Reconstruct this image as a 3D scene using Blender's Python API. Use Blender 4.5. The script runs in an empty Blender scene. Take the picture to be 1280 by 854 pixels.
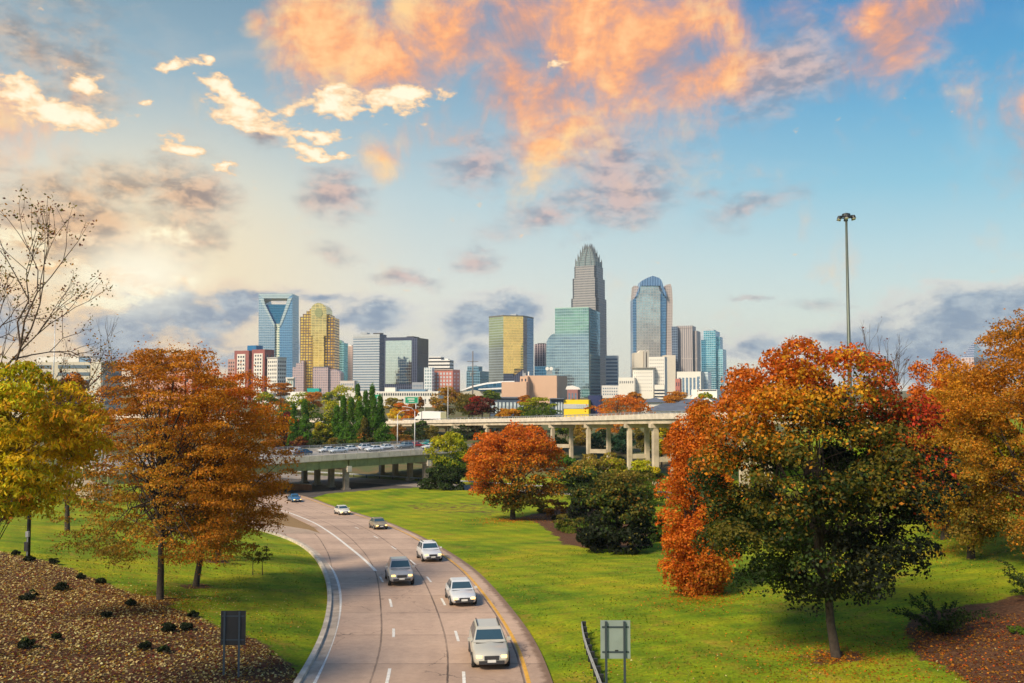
import bpy, math, random
import numpy as np
rad = math.radians
S = bpy.context.scene
col = S.collection
random.seed(7)
RNG = np.random.default_rng(11)

# ------------------------------------------------------------------ camera, sky, sun, exposure
FPX, CZ, HOR = 1067.0, 13.9, 485.0            # focal length in photo pixels, eye height, horizon row
TH = math.atan((HOR - 427.0) / FPX)
cd = bpy.data.cameras.new('camera'); cam = bpy.data.objects.new('camera', cd); col.objects.link(cam)
cd.sensor_width = 36.0; cd.lens = 36.0 * FPX / 1280.0
cd.clip_start = 0.3; cd.clip_end = 20000
cam.location = (0, 0, CZ); cam.rotation_euler = (math.pi / 2 + TH, 0, 0)
S.camera = cam
S.view_settings.view_transform = 'Standard'; S.view_settings.look = 'None'
S.view_settings.exposure = 0.5; S.view_settings.gamma = 1.0
S.view_settings.use_curve_mapping = False
S.render.engine = 'CYCLES'
S.cycles.max_bounces = 5; S.cycles.transparent_max_bounces = 4

SUN_AZ, SUN_EL = rad(-140), rad(41)           # from the left, over the shoulder
GLOW_AZ, GLOW_EL = rad(-23.5), rad(7.0)
sl = bpy.data.lights.new('sun', 'SUN'); sl.energy = 4.3; sl.angle = rad(14.0); sl.color = (1.0, 0.83, 0.60)
so = bpy.data.objects.new('sun', sl); col.objects.link(so)
so.rotation_euler = (math.pi / 2 - SUN_EL, 0, math.pi - SUN_AZ + 0.0)
so.rotation_euler = (rad(90) - SUN_EL, 0, rad(180) - SUN_AZ)

def lin(r, g, b):
    f = lambda c: (c / 255 / 12.92) if c <= 10 else ((c / 255 + 0.055) / 1.055) ** 2.4
    return (f(r), f(g), f(b), 1.0)

class NT:
    """tiny helper for writing node expressions"""
    def __init__(s, tree): s.t = tree; s.n = tree.nodes; s.l = tree.links
    def new(s, typ, **kw):
        n = s.n.new(typ)
        for k, v in kw.items(): setattr(n, k, v)
        return n
    def put(s, sock, v):
        if isinstance(v, bpy.types.NodeSocket): s.l.new(v, sock)
        elif v is not None: sock.default_value = v
    def m(s, op, a, b=None, c=None, clamp=False):
        n = s.new('ShaderNodeMath', operation=op, use_clamp=clamp)
        s.put(n.inputs[0], a)
        if b is not None: s.put(n.inputs[1], b)
        if c is not None: s.put(n.inputs[2], c)
        return n.outputs[0]
    def vm(s, op, a, b=None, scale=None):
        n = s.new('ShaderNodeVectorMath', operation=op)
        s.put(n.inputs[0], a)
        if b is not None: s.put(n.inputs[1], b)
        if scale is not None: s.put(n.inputs['Scale'], scale)
        return n.outputs['Value'] if op in ('LENGTH', 'DOT_PRODUCT', 'DISTANCE') else n.outputs[0]
    def ss(s, x, a, b, to0=0.0, to1=1.0):
        n = s.new('ShaderNodeMapRange', interpolation_type='SMOOTHSTEP')
        s.put(n.inputs['Value'], x); n.inputs['From Min'].default_value = a; n.inputs['From Max'].default_value = b
        n.inputs['To Min'].default_value = to0; n.inputs['To Max'].default_value = to1
        return n.outputs[0]
    def mr(s, x, a, b, to0=0.0, to1=1.0):
        n = s.new('ShaderNodeMapRange')
        s.put(n.inputs['Value'], x); n.inputs['From Min'].default_value = a; n.inputs['From Max'].default_value = b
        n.inputs['To Min'].default_value = to0; n.inputs['To Max'].default_value = to1
        return n.outputs[0]
    def mix(s, f, a, b, blend='MIX'):
        n = s.new('ShaderNodeMix', data_type='RGBA', blend_type=blend)
        s.put(n.inputs[0], f); s.put(n.inputs[6], a); s.put(n.inputs[7], b)
        return n.outputs[2]
    def noise(s, vec, scale, detail=4, rough=0.55, dist=0.0, out=0):
        n = s.new('ShaderNodeTexNoise'); s.put(n.inputs['Vector'], vec)
        n.inputs['Scale'].default_value = scale; n.inputs['Detail'].default_value = detail
        n.inputs['Roughness'].default_value = rough; n.inputs['Distortion'].default_value = dist
        return n.outputs[out]
    def ramp(s, x, stops, interp='LINEAR'):
        n = s.new('ShaderNodeValToRGB'); s.put(n.inputs[0], x); cr = n.color_ramp; cr.interpolation = interp
        while len(cr.elements) < len(stops): cr.elements.new(0.5)
        for e, (p, c) in zip(cr.elements, stops): e.position = p; e.color = c
        return n.outputs[0]
    def sep(s, v):
        n = s.new('ShaderNodeSeparateXYZ'); s.put(n.inputs[0], v); return n.outputs
    def comb(s, x=0.0, y=0.0, z=0.0):
        n = s.new('ShaderNodeCombineXYZ'); s.put(n.inputs[0], x); s.put(n.inputs[1], y); s.put(n.inputs[2], z); return n.outputs[0]

def ray(px, py):
    a = (px - 640) / FPX; b = (427 - py) / FPX
    return np.array([a, math.cos(TH) - b * math.sin(TH), math.sin(TH) + b * math.cos(TH)])
def P(px, py, Y):
    d = ray(px, py); d = d / d[1]
    return np.array([d[0] * Y, Y, CZ + d[2] * Y])
def angles(px, py):
    d = ray(px, py); d = d / np.linalg.norm(d)
    return math.atan2(d[0], d[1]), math.asin(d[2])

def build_world():
    W = bpy.data.worlds.new('World'); S.world = W; W.use_nodes = True
    T = NT(W.node_tree); T.n.clear()
    geo = T.new('ShaderNodeTexCoord').outputs['Generated']
    D = T.vm('NORMALIZE', geo)
    x, y, z = T.sep(D)
    el = T.m('ARCSINE', z); az = T.m('ARCTAN2', x, y)
    # slow warp so that the placed cloud masses have fractal outlines
    Dz = T.vm('MULTIPLY', D, (1.0, 1.0, 1.9))
    nW = T.noise(Dz, 5.5, 5, 0.6, out=1)
    wv = T.vm('SCALE', T.vm('SUBTRACT', nW, (0.5, 0.5, 0.5)), scale=0.075)
    nW2 = T.noise(Dz, 17.0, 6, 0.62, out=1)
    wv2 = T.vm('SCALE', T.vm('SUBTRACT', nW2, (0.5, 0.5, 0.5)), scale=0.035)
    A = T.comb(az, el, 0.0)
    Aw = T.vm('ADD', T.vm('ADD', A, wv), wv2)
    # physical sky underneath
    sky = T.new('ShaderNodeTexSky', sky_type='NISHITA'); sky.sun_disc = False
    sky.sun_elevation = SUN_EL; sky.sun_rotation = SUN_AZ
    sky.air_density = 1.0; sky.dust_density = 1.2; sky.ozone_density = 2.0
    nish = T.vm('SCALE', sky.outputs[0], scale=0.10)
    eln = T.mr(el, 0.0, rad(30))
    cool = T.ramp(eln, [(0.0, lin(228, 228, 208)), (0.14, lin(216, 228, 216)), (0.27, lin(184, 216, 220)), (0.42, lin(132, 194, 216)), (0.6, lin(84, 164, 206)), (0.8, lin(54, 132, 190)), (1.0, lin(42, 112, 176))])
    warm = T.ramp(eln, [(0.0, lin(228, 220, 202)), (0.2, lin(232, 227, 211)), (0.42, lin(204, 214, 210)), (0.66, lin(146, 176, 190)), (0.85, lin(112, 146, 166)), (1.0, lin(98, 132, 156))])
    caz = T.m('COSINE', T.m('SUBTRACT', az, rad(-30)))
    wf = T.ss(T.m('ARCCOSINE', caz), rad(64), rad(4))
    base = T.mix(wf, cool, warm)
    base = T.mix(0.12, base, nish)
    # glow round the veiled sun
    ga, ge = GLOW_AZ, GLOW_EL
    gd = T.vm('LENGTH', T.vm('MULTIPLY', T.vm('SUBTRACT', A, (ga, ge, 0)), (1.0, 1.5, 0)))
    glow = T.ss(gd, 0.0, 0.34, 1.0, 0.0)
    base = T.mix(T.m('MULTIPLY', glow, 0.62), base, lin(255, 226, 168))
    core = T.ss(gd, 0.0, 0.10, 1.0, 0.0)

    cur = [None]
    def blobs(vec, items, gx=1.0, gy=1.0):
        acc = None
        for it in items:
            px, py, rx, ry = it[:4]; w = it[4] if len(it) > 4 else 1.0; rot = it[5] if len(it) > 5 else 0.0
            a, e = angles(px, py)
            mp = T.new('ShaderNodeMapping', vector_type='TEXTURE')
            src = acc if acc is not None else cur[0]      # a vanishing term makes the nodes run one after another
            T.put(mp.inputs['Vector'], vec if src is None else T.vm('ADD', vec, T.vm('SCALE', T.comb(src, src, 0.0) if acc is not None else src, scale=1e-9)))
            mp.inputs['Location'].default_value = (a, e, 0); mp.inputs['Rotation'].default_value = (0, 0, rad(rot))
            mp.inputs['Scale'].default_value = (rx * gx / FPX, ry * gy / FPX, 1)
            v = T.mr(T.vm('LENGTH', mp.outputs[0]), 0.0, 1.6, w, 0.0)
            acc = v if acc is None else T.m('MAXIMUM', acc, v)
        return acc
    fb = T.noise(Dz, 15.0, 8, 0.64, 0.3)
    fb2 = T.noise(Dz, 38.0, 7, 0.6, 0.2)
    fb3 = T.noise(T.vm('MULTIPLY', D, (1.0, 1.0, 1.4)), 7.0, 7, 0.6, 0.4)
    fbo = T.noise(T.vm('ADD', T.vm('MULTIPLY', D, (1.35, 1.0, 1.15)), (3.1, 1.7, 0.4)), 10.0, 9, 0.60, 0.35)
    def lay(d, n, amp, a, b):
        q = T.m('ADD', d, T.m('MULTIPLY', T.m('SUBTRACT', n, 0.5), amp))
        return q, T.ss(q, a, b)
    out = base
    # thin general veil everywhere (also behind the camera)
    veil = T.m('MULTIPLY', T.ss(fb3, 0.50, 0.74), 0.16)
    out = T.mix(veil, out, T.mix(wf, lin(196, 208, 214), lin(226, 206, 186)))
    # grey mauve patches
    cur[0] = out
    gq, ga_ = lay(blobs(Aw, [(970, 88, 70, 36, 1.0, 12), (770, 232, 78, 44, 1.0, 10), (690, 272, 75, 24, .8, 12), (600, 205, 50, 24, .8, 10), (425, 242, 45, 34, .85, -25),
        (235, 252, 55, 52, 1.0), (80, 278, 100, 40, 1.0), (40, 240, 70, 40, .7), (150, 232, 90, 24, .7), (945, 262, 80, 20, .65, 8), (590, 330, 30, 16, .7), (505, 347, 36, 12, .75),
        (330, 165, 32, 14, .8), (60, 60, 85, 60, .65), (690, 190, 90, 30, .6, 15), (1010, 375, 40, 9, .6), (940, 370, 26, 6, .7), (870, 235, 60, 16, .5), (430, 318, 30, 14, .6), (820, 190, 90, 35, .5)], 1.15, 1.25), fb, 1.2, 0.16, 0.92)
    gw = T.ss(az, angles(100, 300)[0], angles(520, 300)[0])
    gcol = T.mix(T.ss(fb2, 0.36, 0.62), T.mix(gw, lin(146, 124, 110), lin(142, 142, 156)), T.mix(gw, lin(226, 184, 142), lin(206, 180, 174)))
    out = T.mix(T.m('MULTIPLY', ga_, 0.92), out, gcol)
    # big orange sheet overhead
    cur[0] = out
    oq, oa = lay(blobs(Aw, [(405, 48, 62, 58), (490, 78, 90, 46), (565, 35, 95, 50, 1, 20), (640, 105, 52, 62), (650, 30, 70, 50), (735, 45, 100, 62, 1.05, 15), (815, 70, 110, 60, 1, 18), (870, 95, 70, 40, .85),
        (690, 110, 110, 55, .9, 25), (700, 160, 120, 40, .62, 10), (680, 188, 28, 18, .95), (485, 195, 30, 24, .6), (1105, 42, 62, 42, 1.0, 32), (1150, 10, 60, 34, .9, 20), (1055, 88, 34, 26, .7, 20), (90, 100, 60, 45, .45), (322, 36, 20, 16, .6),
        (-250, 100, 200, 60), (1500, 120, 180, 60, .9), (560, 170, 90, 30, .5), (900, 30, 80, 30, .6)], 1.05, 1.1), fbo, 1.7, 0.08, 0.86)
    osh = T.m('ADD', T.m('MULTIPLY', fb2, 0.35), T.m('MULTIPLY', fbo, 0.95))
    olit = T.ss(T.m('ADD', osh, T.m('MULTIPLY', T.ss(az, angles(1000, 50)[0], angles(420, 50)[0]), 0.10)), 0.48, 0.92)
    ocol = T.ramp(olit, [(0.0, lin(170, 144, 146)), (0.30, lin(216, 156, 130)), (0.62, lin(252, 172, 112)), (1.0, lin(255, 208, 142))])
    out = T.mix(T.m('MULTIPLY', oa, 0.93), out, ocol)
    # small cream cumulus on the left
    cur[0] = out
    wq, wa = lay(blobs(Aw, [(62, 135, 66, 16, 1, -4), (20, 120, 26, 14), (215, 85, 22, 9), (292, 116, 46, 12, 1, -12), (312, 142, 56, 16, 1, -16), (240, 186, 36, 9), (288, 206, 22, 6), (430, 128, 62, 17), (398, 161, 38, 8),
        (402, 184, 42, 7), (500, 128, 56, 20), (98, 93, 18, 12), (175, 127, 14, 5), (690, 75, 20, 7, .7), (252, 86, 10, 8)]), fb2, 2.1, 0.34, 0.66)
    wcol = T.mix(T.ss(wq, 0.45, 0.95), lin(250, 204, 150), lin(255, 243, 214))
    out = T.mix(wa, out, wcol)
    # blue grey banks low over the horizon, cream edged
    cur[0] = out
    lq, la = lay(blobs(Aw, [(230, 392, 110, 34), (150, 418, 80, 30), (300, 385, 46, 30), (602, 402, 60, 26), (640, 392, 40, 14), (590, 440, 60, 30, .8), (450, 402, 60, 18), (400, 380, 50, 10, .8), (345, 372, 40, 14, .8), (1150, 418, 130, 26, 1.15, 8), (1240, 398, 90, 34, 1.15),
        (1050, 422, 70, 12, .9), (930, 436, 70, 22, .8), (700, 445, 60, 20, .6), (270, 440, 160, 18, .75), (1330, 400, 110, 40), (-120, 400, 160, 50), (-400, 380, 160, 50), (1600, 390, 180, 50), (1180, 450, 180, 24, 1.0), (200, 445, 160, 24, .8)], 1.1, 1.25), fb, 1.3, 0.22, 0.52)
    lcol = T.mix(T.ss(lq, 0.42, 0.8), T.mix(gw, lin(244, 208, 160), lin(214, 214, 208)), T.mix(T.ss(fb2, 0.36, 0.66), lin(112, 138, 168), lin(168, 182, 194)))
    out = T.mix(T.m('MULTIPLY', la, 0.9), out, lcol)
    # gold break in the bank where the sun stands
    cur[0] = out
    bq, ba = lay(blobs(Aw, [(150, 350, 30, 16), (178, 362, 26, 14), (232, 348, 16, 8, .8), (120, 378, 40, 10, .8), (60, 330, 50, 10, .7), (205, 300, 40, 10, .6), (30, 300, 60, 14, .6)], 1.25, 1.3), fb2, 1.1, 0.28, 0.78)
    out = T.mix(ba, out, T.mix(T.ss(fb2, 0.38, 0.6), lin(250, 186, 104), lin(255, 246, 208)))
    out = T.mix(T.m('MULTIPLY', core, 0.8), out, lin(255, 249, 226))
    # below the horizon: dull ground tone
    out = T.mix(T.ss(el, rad(-4), rad(-0.5)), lin(96, 98, 84), out)
    bg = T.new('ShaderNodeBackground'); T.put(bg.inputs[0], out); bg.inputs[1].default_value = 0.80
    o = T.new('ShaderNodeOutputWorld'); T.l.new(bg.outputs[0], o.inputs[0])
    W.cycles.sampling_method = 'MANUAL'; W.cycles.sample_map_resolution = 512
build_world()

# ------------------------------------------------------------------ object helpers
def tag(o, label=None, cat=None, group=None, kind=None):
    if label: o['label'] = label
    if cat: o['category'] = cat
    if group: o['group'] = group
    if kind: o['kind'] = kind
    return o
def empty(name, loc, rz=0.0, label=None, cat=None, group=None):
    o = bpy.data.objects.new(name, None); col.objects.link(o)
    o.location = tuple(float(c) for c in loc); o.rotation_euler = (0, 0, rz); o.empty_display_size = 0.3
    return tag(o, label, cat, group)
def absloc(p):
    v = np.zeros(3)
    while p is not None:
        v += np.array(p.location); p = p.parent
    return v
def link(name, me, parent=None):
    o = bpy.data.objects.new(name, me); col.objects.link(o)
    if parent is not None: o.parent = parent
    return o
KIDS = {}
def copy_tree(o, parent=None):
    c = o.copy(); col.objects.link(c); c.parent = parent
    for ch in list(o.children): copy_tree(ch, c)
    return c

class MB:
    """collects faces; build() links them as ONE mesh object"""
    def __init__(s): s.v = []; s.f = []; s.uv = []; s.mi = []
    def poly(s, pts, uv=None, mi=0):
        b = len(s.v); s.v += [tuple(float(c) for c in p) for p in pts]; s.f.append(list(range(b, b + len(pts))))
        s.uv.append(uv if uv is not None else [(0, 0)] * len(pts)); s.mi.append(mi); return s
    def idx(s, verts, faces, mi=0):
        b = len(s.v); s.v += [tuple(float(c) for c in p) for p in verts]
        for f in faces:
            s.f.append([b + i for i in f]); s.uv.append([(0, 0)] * len(f)); s.mi.append(mi)
        return s
    def box(s, c, d, ax=(1, 0), mi=0):
        """centre c, size d, ax = plan direction of local x"""
        ux = np.array([ax[0], ax[1], 0.0]); ux /= np.linalg.norm(ux); uy = np.array([-ux[1], ux[0], 0.0]); uz = np.array([0, 0, 1.0])
        c = np.array(c, float); q = []
        for k in (-1, 1):
            for j in (-1, 1):
                for i in (-1, 1): q.append(c + ux * i * d[0] / 2 + uy * j * d[1] / 2 + uz * k * d[2] / 2)
        return s.idx(q, [(0, 2, 3, 1), (4, 5, 7, 6), (0, 1, 5, 4), (2, 6, 7, 3), (0, 4, 6, 2), (1, 3, 7, 5)], mi)
    def tube(s, pts, r, n=6, cap=True, mi=0):
        pts = [np.array(p, float) for p in pts]; m = len(pts)
        if not hasattr(r, '__len__'): r = [r] * m
        vs = []; fs = []
        t0 = pts[1] - pts[0]; t0 /= np.linalg.norm(t0) + 1e-9
        a = np.cross(t0, [0, 0, 1.0] if abs(t0[2]) < 0.9 else [1.0, 0, 0]); a /= np.linalg.norm(a)
        for i in range(m):
            t = pts[min(i + 1, m - 1)] - pts[max(i - 1, 0)]; t /= np.linalg.norm(t) + 1e-9
            a = a - t * np.dot(a, t); a /= np.linalg.norm(a) + 1e-9; b = np.cross(t, a)
            for k in range(n):
                w = 2 * math.pi * k / n; vs.append(pts[i] + (a * math.cos(w) + b * math.sin(w)) * r[i])
        for i in range(m - 1):
            for k in range(n):
                k2 = (k + 1) % n; fs.append((i * n + k, i * n + k2, (i + 1) * n + k2, (i + 1) * n + k))
        if cap: fs.append(tuple(range(n))[::-1]); fs.append(tuple((m - 1) * n + k for k in range(n)))
        return s.idx(vs, fs, mi)
    def prism(s, foot, z0, z1, mi=0, top_mi=None, u0=0.0):
        """vertical prism over a counter-clockwise footprint, UVs in metres"""
        n = len(foot); u = u0
        for i in range(n):
            a = foot[i]; b = foot[(i + 1) % n]; L = math.hypot(b[0] - a[0], b[1] - a[1])
            m_ = mi[i % len(mi)] if isinstance(mi, (list, tuple)) else mi
            s.poly([(a[0], a[1], z0), (b[0], b[1], z0), (b[0], b[1], z1), (a[0], a[1], z1)], [(u, z0), (u + L, z0), (u + L, z1), (u, z1)], m_)
            u += L
        tm = top_mi if top_mi is not None else (mi[0] if isinstance(mi, (list, tuple)) else mi)
        s.poly([(p[0], p[1], z1) for p in foot], None, tm)
        s.poly([(p[0], p[1], z0) for p in foot[::-1]], None, tm)
        return s
    def extrude(s, pts, D, dirv=(0, 1, 0), mi=0, side=None):
        """outline (world points, clockwise seen from the camera or not) pushed back by D metres"""
        pts = [np.array(p, float) for p in pts]; d = np.array(dirv, float) * D
        area = sum(pts[i][0] * pts[(i + 1) % len(pts)][2] - pts[(i + 1) % len(pts)][0] * pts[i][2] for i in range(len(pts)))
        if area < 0: pts = pts[::-1]
        sd = mi if side is None else side
        s.poly(pts, [(p[0], p[2]) for p in pts], mi)
        back = [p + d for p in pts][::-1]
        s.poly(back, [(p[0], p[2]) for p in back], sd)
        for i in range(len(pts)):
            a = pts[i]; b = pts[(i + 1) % len(pts)]
            s.poly([b, a, a + d, b + d], [(0, b[2]), (0, a[2]), (D, a[2]), (D, b[2])], sd)
        return s
    def build(s, name, mat, parent=None, smooth=False, world=True, merge=False):
        V = np.array(s.v, float).reshape(-1, 3)
        if parent is not None and world: V = V - absloc(parent)
        me = bpy.data.meshes.new(name)
        me.from_pydata(V.tolist(), [], s.f)
        uvl = me.uv_layers.new(name='UVMap')
        uvl.data.foreach_set('uv', np.array([c for u in s.uv for c in u], np.float32).ravel())
        for m_ in (mat if isinstance(mat, (list, tuple)) else [mat]): me.materials.append(m_)
        me.polygons.foreach_set('material_index', s.mi)
        if smooth: me.polygons.foreach_set('use_smooth', [True] * len(me.polygons))
        me.update()
        return link(name, me, parent)

# ------------------------------------------------------------------ materials
MATS = {}
def mat(name):
    m = bpy.data.materials.new(name); m.use_nodes = True; MATS[name] = m
    T = NT(m.node_tree); return m, T, T.n['Principled BSDF']
def plain(name, c, rough=0.6, metal=0.0, var=0.10, scale=1.5, emit=None, es=0.0, spec=0.5):
    if name in MATS: return MATS[name]
    m, T, B = mat(name)
    tc = T.new('ShaderNodeTexCoord').outputs['Object']
    n = T.noise(tc, scale, 5, 0.6)
    f = T.mr(n, 0.3, 0.7, 1 - var, 1 + var)
    T.put(B.inputs['Base Color'], T.mix(1.0, (c[0], c[1], c[2], 1), T.comb(f, f, f), 'MULTIPLY'))
    B.inputs['Roughness'].default_value = rough; B.inputs['Metallic'].default_value = metal
    B.inputs['Specular IOR Level'].default_value = spec
    if emit: B.inputs['Emission Color'].default_value = (*emit, 1); B.inputs['Emission Strength'].default_value = es
    return m
def facade(name, glass, frame, fl=4.0, mu=3.0, sp=0.3, mw=0.12, rough=0.12, metal=0.9, var=0.25, frame_rough=0.6, big=0.0, glass2=None, zsplit=None):
    """curtain wall on metre UVs: floors of height fl, bays of width mu, spandrel and mullion shares sp and mw"""
    if name in MATS: return MATS[name]
    m, T, B = mat(name)
    u, v, _ = T.sep(T.new('ShaderNodeUVMap').outputs[0])
    us = T.m('DIVIDE', u, mu); vs = T.m('DIVIDE', v, fl)
    fu = T.m('FRACT', us); fv = T.m('FRACT', vs)
    mask = T.m('MAXIMUM', T.m('LESS_THAN', fu, mw), T.m('LESS_THAN', fv, sp))
    wn = T.new('ShaderNodeTexWhiteNoise', noise_dimensions='2D')
    T.put(wn.inputs['Vector'], T.comb(T.m('FLOOR', us), T.m('FLOOR', vs), 0))
    k = T.mr(wn.outputs[0], 0, 1, 1 - var, 1 + var * 0.6)
    g = (*glass, 1)
    if glass2 is not None:
        g = T.mix(T.ss(v, zsplit[0], zsplit[1]), g, (*glass2, 1))
    if big:
        g = T.mix(T.ss(T.noise(T.comb(T.m('MULTIPLY', u, 0.6), v, 0), 0.035, 4, 0.6, 1.0), 0.40, 0.62, 0, big), g, (glass[0] * 0.4, glass[1] * 0.45, glass[2] * 0.55, 1))  # large dark blotches painted in as clouds reflected by the glass
    gc = T.mix(1.0, g, T.comb(k, k, k), 'MULTIPLY')
    T.put(B.inputs['Base Color'], T.mix(mask, gc, (*frame, 1)))
    T.put(B.inputs['Roughness'], T.mr(mask, 0, 1, rough, frame_rough))
    T.put(B.inputs['Metallic'], T.mr(mask, 0, 1, metal, 0.0))
    gn = T.new('ShaderNodeNewGeometry').outputs['Normal']
    wob = T.vm('SCALE', T.vm('SUBTRACT', wn.outputs[1], (0.5, 0.5, 0.5)), scale=0.012)
    T.put(B.inputs['Normal'], T.vm('NORMALIZE', T.vm('ADD', gn, wob)))
    return m

CONC = plain('concrete', (0.50, 0.43, 0.33), 0.85, var=0.25, scale=0.6)
CONC_D = plain('weathered_concrete', (0.33, 0.27, 0.20), 0.9, var=0.35, scale=0.5)
GREENSTEEL = plain('green_girder_paint', (0.25, 0.27, 0.11), 0.6, var=0.25, scale=0.7)
PARAPET = plain('pale_parapet', (0.62, 0.55, 0.46), 0.8, var=0.2, scale=0.7)
STEEL = plain('galvanised_steel', (0.42, 0.44, 0.46), 0.45, 0.6, var=0.15)
DARKSTEEL = plain('dark_painted_steel', (0.025, 0.028, 0.03), 0.5, 0.3)
POLE_GREEN = plain('grey_green_pole', (0.11, 0.13, 0.11), 0.5, 0.4)
WHITE = plain('white_paint', (0.78, 0.76, 0.72), 0.6, var=0.06)
OFFWHITE = plain('off_white_render', (0.70, 0.68, 0.62), 0.8, var=0.08, scale=0.05)
ROOFGREY = plain('slate_roof', (0.10, 0.12, 0.16), 0.8, var=0.2, scale=0.4)
BLACKGLASS = plain('dark_window_glass', (0.03, 0.045, 0.07), 0.1, 0.0, var=0.3)
BARK = plain('bark', (0.05, 0.038, 0.028), 0.95, var=0.45, scale=6)
TWIG = plain('bare_twig_bark', (0.085, 0.055, 0.04), 0.95, var=0.4, scale=6)
LINEW = plain('worn_white_line_paint', (0.68, 0.66, 0.61), 0.7, var=0.2, scale=3)
LINEY = plain('worn_yellow_line_paint', (0.62, 0.33, 0.04), 0.7, var=0.22, scale=3)
SIGNGREEN = plain('green_sign_sheeting', (0.0, 0.30, 0.16), 0.5, var=0.03)

def leaf_mat():
    m, T, B = mat('leaves')
    at = T.new('ShaderNodeAttribute', attribute_name='leafcol').outputs['Color']
    B.inputs['Roughness'].default_value = 0.6; B.inputs['Specular IOR Level'].default_value = 0.25
    T.put(B.inputs['Base Color'], at)
    tr = T.new('ShaderNodeBsdfTranslucent')
    T.put(tr.inputs[0], T.mix(1.0, at, (1.0, 0.95, 0.7, 1), 'MULTIPLY'))
    mx = T.new('ShaderNodeMixShader'); mx.inputs[0].default_value = 0.48
    T.l.new(B.outputs[0], mx.inputs[1]); T.l.new(tr.outputs[0], mx.inputs[2])
    T.l.new(mx.outputs[0], T.n['Material Output'].inputs[0])
    return m
LEAF = leaf_mat()

# ------------------------------------------------------------------ lie of the land
KY = np.array([-400, -50, 30, 41, 60, 75, 100, 130, 160, 190, 238, 262, 300, 420, 560, 9000])
KZ = np.array([0.6, 0.6, .3, 0, -0.9, -1.9, -3.9, -6.1, -7.9, -8.7, -8.7, -4.6, -3.5, -1.5, 0.0, 0.0])
_yy = np.arange(-400, 1200, 1.0)
_zz = np.interp(_yy, KY, KZ); _k = np.exp(-0.5 * (np.arange(-12, 13) / 5.0) ** 2); _k /= _k.sum()
_zz = np.convolve(np.pad(_zz, 12, 'edge'), _k, 'valid')
def z0(Y): return np.interp(Y, _yy, _zz)
def hit0(px, py):
    d = ray(px, py); d = d / d[1]; Ys = np.linspace(18, 420, 6000); g = CZ + d[2] * Ys - z0(Ys); i = int(np.argmax(g < 0))
    return d[0] * Ys[i], Ys[i]
YG = np.arange(10, 250, 0.5)
def xline(pxs, pre=(), post=(), sm=9):
    w = list(pre) + [hit0(*p) for p in pxs] + list(post); w.sort(key=lambda q: q[1])
    x = np.interp(YG, [q[1] for q in w], [q[0] for q in w])
    # keep end slopes
    k = np.exp(-0.5 * (np.arange(-3 * sm, 3 * sm + 1) / sm) ** 2); k /= k.sum()
    lo = x[0] - (x[1] - x[0]) * np.arange(3 * sm, 0, -1); hi = x[-1] + (x[-1] - x[-2]) * np.arange(1, 3 * sm + 1)
    return np.convolve(np.concatenate([lo, x, hi]), k, 'valid')
aR = xline([(692, 854), (675, 805), (645, 767), (628, 746), (598, 714), (565, 691), (527, 670), (488, 653), (449, 642), (413, 631), (390, 622)], [(3.0, 12), (2.6, 28)], [(-52, 192), (-78, 220), (-106, 250)])
aM = xline([(584, 847), (573, 795), (555, 752), (537, 724), (516, 702), (493, 685), (470, 671), (440, 657), (405, 644), (380, 636)], [(-1.9, 12), (-1.8, 28)], [(-58, 190), (-84, 218), (-112, 250)])
aD = xline([(488, 847), (494, 790), (490, 753), (478, 724), (471, 714), (449, 694), (419, 670), (393, 653), (360, 640)], [(-4.8, 12), (-5.2, 28)], [(-62, 184), (-88, 214), (-118, 250)])
aE = xline([(399, 847), (424, 778), (427, 743), (419, 716), (408, 701)], [(-8.2, 12), (-8.6, 28)], [(-23.6, 95), (-30, 112)])
aK = xline([(380, 850), (405, 808), (415, 767), (415, 734), (405, 707), (390, 689), (372, 677), (350, 669), (325, 662)], [(-8.7, 12), (-9.3, 28)], [(-62, 160), (-80, 180), (-140, 250)])
fx = lambda a: (lambda Y: np.interp(Y, YG, a))
XR, XM, XD, XE, XK = map(fx, (aR, aM, aD, aE, aK))
def slope(a): 
    g = np.gradient(a, 0.5); return lambda Y: np.sqrt(1 + np.interp(Y, YG, g) ** 2)
SR, SM, SD, SE, SK = map(slope, (aR, aM, aD, aE, aK))
GORE_X, GORE_Y = hit0(413, 667)
_rr = [hit0(385, 662), hit0(360, 658), hit0(335, 655)]
def XRR(Y):
    pts = [(XD(GORE_Y) - 1.2 * SD(GORE_Y), GORE_Y)] + _rr + [(-58, 168), (-76, 188)]
    return np.interp(Y, [p[1] for p in pts], [p[0] for p in pts])
ROAD2 = np.array([(-150, 262), (-100, 240), (-60, 222), (-34, 209), (-7, 193), (14, 181), (40, 167), (64, 152)], float)
def d2road(X, Y):
    best = np.full(np.broadcast(X, Y).shape, 1e9)
    for a, b in zip(ROAD2[:-1], ROAD2[1:]):
        L = ((b - a) ** 2).sum(); t = np.clip(((X - a[0]) * (b[0] - a[0]) + (Y - a[1]) * (b[1] - a[1])) / L, 0, 1)
        best = np.minimum(best, np.hypot(X - a[0] - t * (b[0] - a[0]), Y - a[1] - t * (b[1] - a[1])))
    return best
PAVE = np.array([hit0(391, 622), hit0(412, 617), hit0(470, 613.5), hit0(540, 611.5), hit0(600, 611.5), hit0(600, 607), (-34, 213), (-62, 226), (-90, 232), (-80, 214), (-56, 196)])
def sstep(x, a, b):
    t = np.clip((x - a) / (b - a), 0, 1); return t * t * (3 - 2 * t)
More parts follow.
